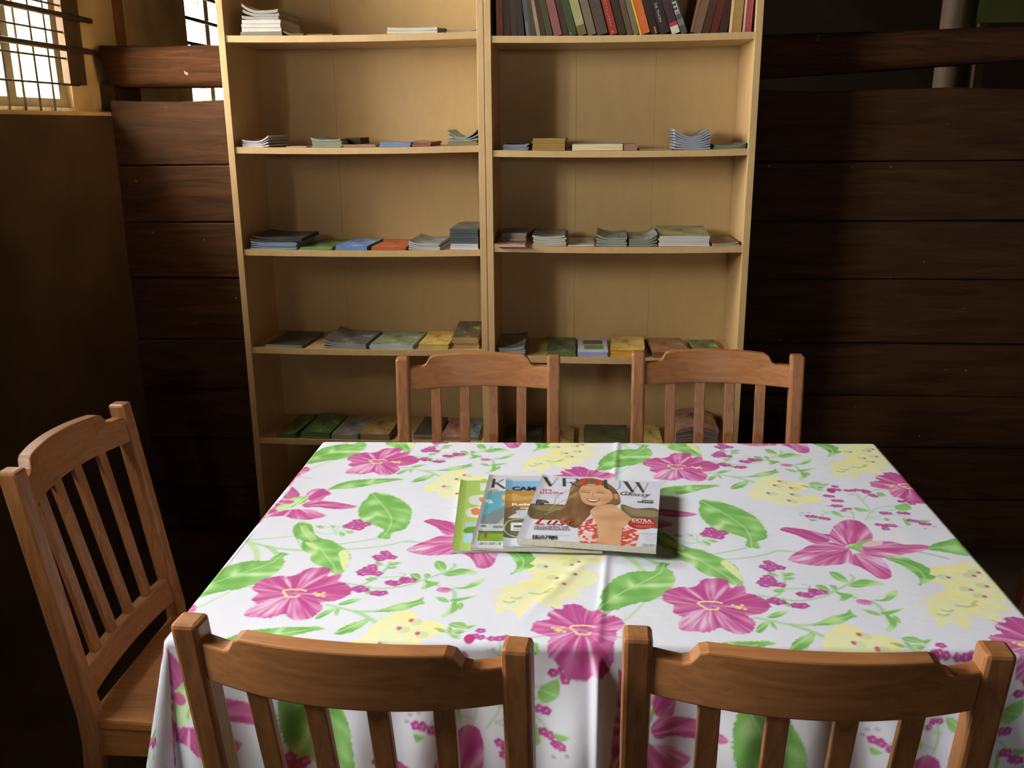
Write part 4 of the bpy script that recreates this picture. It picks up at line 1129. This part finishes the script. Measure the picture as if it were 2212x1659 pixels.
# green food magazine, lowest
mg = Mag('magazine', 'lime green food magazine, lowest of the pile on the tablecloth', *place((995, 1038), (976, 1190), 0.236, ZG+0.0042), ZG, 0.0042, (172, 204, 108))
mg.fill([(330, 185), (420, 185), (420, 245), (330, 255)], (220, 226, 214), False)
mg.fill([(225, 330), (260, 300), (400, 295), (400, 385), (280, 385), (235, 365)], (216, 222, 220))
mg.fill([(320, 320), (350, 315), (400, 320), (400, 360), (330, 355)], (222, 130, 70))
mg.fill([(200, 440), (240, 410), (400, 405), (400, 500), (250, 498), (205, 480)], (216, 220, 216))
mg.fill([(245, 430), (280, 412), (320, 420), (330, 460), (290, 480), (255, 465)], (226, 130, 74))
mg.fill([(190, 545), (300, 545), (300, 580), (190, 582)], (170, 206, 226), False)
mg.fill([(180, 610), (220, 590), (300, 585), (300, 660), (190, 640)], (104, 150, 60))
mg.fill([(175, 650), (260, 640), (260, 735), (170, 730)], (176, 206, 226), False)
mg.fill([(80, 640), (110, 300), (150, 170), (175, 170), (130, 400), (100, 700), (75, 770)], (150, 190, 74), True, alpha=0.6)
mg.done()
# magazine with a large K
mk = Mag('magazine', 'grey-white magazine with a large K and teal cover picture', *place((1057, 1026), (1016, 1183), 0.236, ZG+0.01), ZG+0.0048, 0.0052, (212, 214, 220))
mk.fill([(350, 262), (560, 255), (640, 255), (640, 560), (545, 560), (330, 560)], (98, 172, 190), False)
mk.fill([(350, 490), (555, 395), (640, 360), (640, 560), (330, 560)], (124, 140, 146), False)
mk.fill([(480, 560), (560, 490), (640, 470), (640, 565)], (186, 170, 154), False)
mk.fill([(525, 300), (560, 295), (560, 335), (530, 330)], (236, 178, 92))
mk.fill([(370, 345), (420, 335), (445, 365), (400, 370)], (196, 216, 220))
mk.fill([(330, 560), (640, 560), (640, 625), (318, 622)], (196, 204, 216), False)
mk.fill([(450, 575), (540, 575), (540, 600), (445, 598)], (130, 140, 156), False)
mk.fill([(340, 572), (385, 572), (385, 588), (338, 588)], (96, 104, 116), False)
mk.fill([(315, 622), (640, 625), (640, 722), (300, 715)], (132, 164, 62), False)
mk.fill([(315, 622), (640, 625), (640, 650), (312, 645)], (90, 126, 54), False)
mk.fill([(365, 645), (395, 640), (385, 690), (370, 685)], (130, 100, 60))
mk.fill([(300, 718), (640, 724), (640, 765), (288, 756)], (222, 224, 226), False)
for k in range(15):
    mk.fill([(318+k*14, 728), (318+k*14+4+(k*5) % 6, 728), (314+k*14+4+(k*5) % 6, 752), (314+k*14, 752)], (70, 70, 72), False)
mk.fill([(405, 115), (445, 115), (270, 755), (235, 750)], (188, 184, 176), False)
mk.fill([(445, 145), (472, 147), (460, 228), (428, 228)], (64, 58, 56), False)
mk.stroke([(462, 192), (545, 150)], 0.003, (64, 58, 56))
mk.stroke([(478, 184), (550, 232)], 0.0065, (64, 58, 56))
mk.r.disc(mk.L((460, 255))[0], 0.0075, 0.0085, (190, 70, 66)); mk.r.disc(mk.L((460, 255))[0], 0.005, 0.006, (226, 214, 212)); mk.r.disc(mk.L((460, 255))[0], 0.0025, 0.003, (90, 60, 60))
mk.done()
mk.text('O', (522, 392), (552, 392), (220, 232, 236), 0.018)
# camping magazine
mc = Mag('magazine', 'magazine with sky-blue masthead, tan hills and a white caravan', *place((1093, 1034), (1086, 1180), 0.215, ZG+0.0134), ZG+0.0106, 0.0028, (206, 212, 220))
mc.fill([(560, 165), (900, 165), (900, 270), (556, 265)], (128, 186, 226), False)
mc.fill([(556, 262), (700, 255), (900, 270), (900, 430), (552, 430)], (186, 140, 76))
mc.fill([(556, 300), (640, 280), (720, 310), (800, 300), (800, 330), (640, 350), (556, 340)], (206, 164, 96))
mc.fill([(550, 430), (640, 400), (740, 420), (760, 440), (640, 470), (550, 520)], (126, 104, 80))
mc.fill([(660, 440), (740, 430), (800, 430), (800, 520), (700, 500)], (186, 196, 206))
mc.fill([(548, 510), (800, 500), (800, 690), (540, 690)], (100, 106, 66), False)
mc.stroke([(548, 600), (600, 530), (760, 505)], 0.002, (226, 226, 206)); mc.stroke([(548, 600), (560, 640), (640, 675), (740, 682)], 0.002, (226, 226, 206))
mc.fill([(610, 548), (760, 548), (760, 622), (608, 622)], (226, 228, 228), False)
mc.fill([(636, 572), (760, 572), (760, 592), (636, 592)], (84, 88, 92), False)
mc.fill([(636, 604), (760, 604), (760, 614), (636, 614)], (150, 150, 150), False)
mc.fill([(542, 690), (800, 692), (800, 760), (536, 755)], (200, 214, 226), False)
mc.done()
mc.text('CAM', (615, 252), (838, 254), (60, 56, 54), 0.027, bold=0.0012)
mc.text('Reis', (622, 395), (790, 393), (236, 232, 222), 0.017, bold=0.0007)
mc.text('met', (700, 425), (790, 425), (236, 232, 222), 0.011, bold=0.0004)
# the glossy on top
zv = ZG+0.0140; tv = 0.0122
cv = K1((825, 110), (1908, 168), (2040, 786), (758, 692), z=zv+tv)
cc = cv.mean(0); wv = (np.hypot(*(cv[1]-cv[0]))+np.hypot(*(cv[2]-cv[3])))/2; hv = (np.hypot(*(cv[0]-cv[3]))+np.hypot(*(cv[1]-cv[2])))/2
rzv = math.atan2(*((cv[1]-cv[0]+cv[2]-cv[3])[::-1]))
mv = Mag('magazine', 'glossy magazine with a smiling long-haired woman, on top of the pile', float(cc[0]), float(cc[1]), float(wv), float(hv), rzv, zv, tv, (222, 222, 236))
mv.fill([(780, 400), (870, 376), (1140, 392), (1130, 470), (1040, 520), (790, 505)], (112, 98, 64), True)
mv.fill([(800, 400), (900, 385), (1100, 400), (1060, 430), (900, 440)], (150, 136, 96), True, alpha=0.7)
mv.fill([(1620, 385), (1760, 415), (1960, 425), (2010, 590), (1950, 602), (1700, 560)], (116, 102, 70), True)
mv.fill([(1650, 400), (1800, 425), (1940, 440), (1950, 490), (1720, 470)], (150, 138, 104), True, alpha=0.7)
HAIR = [(0, (92, 66, 46)), (0.5, (136, 100, 66)), (1, (212, 176, 130))]
hc = mv.L((1330, 170))[0]
def hair(X, Y):
    a = np.arctan2(Y-hc[1], X-hc[0]); d = np.hypot(X-hc[0], Y-hc[1])
    return lerp3(HAIR, 0.6*vnoise(a*14, d*25)+0.25*vnoise(a*40, d*30)+np.clip(-(X-hc[0])*4, -0.1, 0.25))
mv.fill([(1240, 150), (1170, 200), (1140, 300), (1110, 380), (1060, 440), (1020, 500), (1090, 545), (1170, 590), (1235, 590), (1290, 530), (1345, 470), (1390, 410), (1600, 385), (1612, 310), (1580, 250), (1530, 205), (1450, 160), (1340, 138)], hair, True)
for q0 in [[(1150, 250), (1040, 300), (1010, 380)], [(1130, 330), (1010, 390), (960, 440)], [(1110, 400), (1000, 440), (930, 470)]]:
    mv.stroke(q0, 0.003, (190, 160, 120), alpha=0.7)
SKIN = [(0, (190, 132, 94)), (0.5, (216, 164, 124)), (1, (232, 190, 152))]
skin = lambda X, Y: lerp3(SKIN, 0.25+0.6*vnoise(X*45, Y*45))
mv.fill([(1340, 440), (1400, 395), (1500, 378), (1560, 385), (1625, 430), (1700, 490), (1735, 530), (1700, 565), (1645, 592), (1630, 680), (1622, 755), (1400, 747), (1398, 560), (1360, 500)], skin, True)
mv.fill([(1240, 250), (1268, 210), (1340, 192), (1430, 200), (1500, 232), (1545, 290), (1535, 345), (1480, 378), (1410, 392), (1335, 387), (1280, 362), (1250, 310)], skin, True)
mv.fill([(1555, 290), (1590, 285), (1600, 320), (1570, 330)], (206, 150, 112))
RED = [(0, (196, 60, 50)), (0.5, (216, 92, 80)), (0.55, (236, 200, 196)), (1, (240, 216, 212))]
dress = lambda X, Y: lerp3(RED, vnoise(X*170, Y*170)*0.9+0.05)
mv.fill([(1228, 610), (1255, 555), (1320, 520), (1365, 508), (1400, 560), (1402, 747), (1260, 737), (1232, 670)], dress, True)
mv.fill([(1640, 592), (1740, 605), (1788, 640), (1772, 720), (1742, 768), (1620, 755), (1630, 680)], dress, True)
mv.stroke([(1400, 560), (1396, 650), (1402, 745)], 0.0016, (170, 112, 78)); mv.stroke([(1640, 592), (1630, 680), (1622, 752)], 0.0016, (170, 112, 78))
mv.stroke([(1262, 262), (1300, 268), (1335, 276)], 0.0030, (80, 52, 36)); mv.stroke([(1400, 276), (1430, 272), (1462, 280)], 0.0030, (80, 52, 36))
mv.stroke([(1258, 250), (1300, 250), (1340, 262)], 0.0018, (110, 74, 48)); mv.stroke([(1400, 262), (1440, 258), (1470, 268)], 0.0018, (110, 74, 48))
mv.stroke([(1368, 275), (1360, 305), (1385, 312)], 0.0016, (176, 118, 84))
mv.fill([(1305, 325), (1340, 334), (1390, 338), (1432, 334), (1400, 358), (1365, 364), (1330, 352)], (150, 60, 52), True)
mv.fill([(1316, 330), (1345, 337), (1390, 341), (1418, 338), (1392, 350), (1345, 348)], (240, 232, 222), True)
mv.stroke([(1545, 330), (1480, 378), (1410, 394)], 0.0022, (150, 96, 64), alpha=0.6)
# masthead in high-contrast serif strokes
ink = (72, 62, 58)
mv.fill([(902, 131), (944, 132), (992, 206), (984, 216), (962, 216)], ink, False)
mv.fill([(1040, 133), (1047, 133), (984, 216), (976, 214)], ink, False)
mv.stroke([(890, 132), (956, 133)], 0.0012, ink, smooth=False); mv.stroke([(1025, 134), (1062, 135)], 0.0012, ink, smooth=False)
mv.fill([(1085, 136), (1116, 137), (1118, 216), (1085, 215)], ink, False)
mv.stroke([(1116, 140), (1180, 142), (1222, 156), (1185, 176), (1116, 178)], 0.0020, ink)
mv.stroke([(1216, 146), (1226, 158), (1214, 170)], 0.0055, ink)
mv.stroke([(1160, 178), (1200, 205), (1236, 214)], 0.0050, ink)
op = [(1345+88*math.cos(a), 178+31*math.sin(a)) for a in np.linspace(0, 2*math.pi, 40)]
mv.stroke(op, 0.0025, (214, 72, 50), smooth=False)
for a0 in (0, math.pi):
    mv.stroke([(1345+84*math.cos(a), 178+31*math.sin(a)) for a in np.linspace(a0-0.8, a0+0.8, 14)], 0.0085, (214, 72, 50), smooth=False)
mv.fill([(1462, 152), (1496, 154), (1498, 220), (1520, 246), (1490, 240), (1466, 222)], ink, False)
mv.stroke([(1498, 222), (1530, 248), (1580, 246), (1610, 224), (1612, 164)], 0.0016, ink)
mv.fill([(1640, 168), (1682, 170), (1748, 268), (1722, 274)], ink, False)
mv.stroke([(1722, 274), (1790, 178)], 0.0016, ink); 
mv.fill([(1752, 176), (1790, 178), (1842, 268), (1820, 276)], ink, False)
mv.stroke([(1824, 276), (1872, 186)], 0.0016, ink)
mv.stroke([(1630, 168), (1695, 170)], 0.0012, ink, smooth=False); mv.stroke([(1740, 176), (1800, 178)], 0.0012, ink, smooth=False); mv.stroke([(1855, 185), (1885, 187)], 0.0012, ink, smooth=False)
t = np.linspace(0, 2*math.pi, 30, endpoint=False)
mv.fill([(1818+132*math.cos(a), 556+54*math.sin(a)) for a in t], (184, 48, 48), False)
mv.fill([(1815, 737), (2006, 745), (2010, 776), (1815, 766)], (226, 226, 230), False)
for k in range(17):
    x = 1820+k*10.6
    mv.fill([(x, 740+k*0.5), (x+3+(k*7) % 5, 740+k*0.5), (x+4+(k*7) % 5, 768+k*0.5), (x+1, 768+k*0.5)], (70, 68, 72), False)
for i, y0 in enumerate((655, 668, 681, 694, 707, 720)):
    mv.stroke([(1815+8*i, y0), (1985, y0+8)], 0.0014, (150, 146, 158), smooth=False, alpha=0.7)
for y0 in (360, 375, 388):
    mv.stroke([(1700, y0), (1915, y0+12)], 0.0012, (150, 150, 160), smooth=False, alpha=0.5)
def faint(x0, x1, y0, y1, c, w=0.0022, n=14, al=0.6):      # printed lines too small to read
    for k in range(n):
        a = k/n; b = (k+0.45+0.4*((k*7) % 5)/5)/n
        mv.stroke([(x0+(x1-x0)*a, y0+(y1-y0)*a), (x0+(x1-x0)*b, y0+(y1-y0)*b)], w, c, smooth=False, alpha=al)
faint(842, 1070, 298, 302, (150, 140, 156)); faint(842, 1060, 316, 320, (150, 140, 156))
faint(815, 1155, 660, 670, (150, 146, 160)); faint(1745, 1915, 572, 580, (222, 170, 160), n=10); faint(1765, 1900, 586, 592, (222, 170, 160), n=8)
faint(1800, 1985, 644, 652, (120, 110, 130), n=9, al=0.8)
for y0 in (436, 458, 478):
    mv.stroke([(1710, y0), (1935, y0+14)], 0.0014, (186, 176, 140), smooth=False, alpha=0.6)
mv.done()
red_t, blk_t, wht_t = (196, 70, 86), (60, 54, 56), (238, 224, 220)
mv.text('KIM', (850, 258), (975, 262), red_t, 0.016)
mv.text('FEENSTRA', (850, 284), (1088, 290), red_t, 0.016)
mv.text('MAN', (842, 352), (930, 355), blk_t, 0.012, bold=0.0004)
mv.text('MAAR', (840, 367), (962, 371), blk_t, 0.012, bold=0.0004)
mv.text('HIJ', (838, 382), (905, 385), blk_t, 0.012, bold=0.0004)
mv.text('Glossy', (1612, 296), (1892, 314), (84, 76, 84), 0.028, 0.35)
mv.text('ZON IN', (1812, 352), (1916, 358), blk_t, 0.010, bold=0.0004)
mv.text('STRAND', (1772, 366), (1918, 374), blk_t, 0.010, bold=0.0004)
mv.text('Lust', (828, 566), (1192, 580), (206, 62, 50), 0.048, 0.35)
mv.text('VROUWEN DIE', (818, 596), (1140, 604), (70, 66, 84), 0.014)
mv.text('VREEMDGAAN', (814, 616), (1146, 625), (70, 66, 84), 0.014)
mv.text('DE ULTIEME', (808, 684), (1036, 691), blk_t, 0.012, bold=0.0004)
mv.text('LIBIDO TEST', (806, 700), (1042, 708), blk_t, 0.012, bold=0.0004)
mv.text('EXTRA', (1722, 538), (1905, 548), wht_t, 0.018, bold=0.0005)
mv.text("16 PAGINA'S", (1722, 556), (1922, 566), wht_t, 0.011)
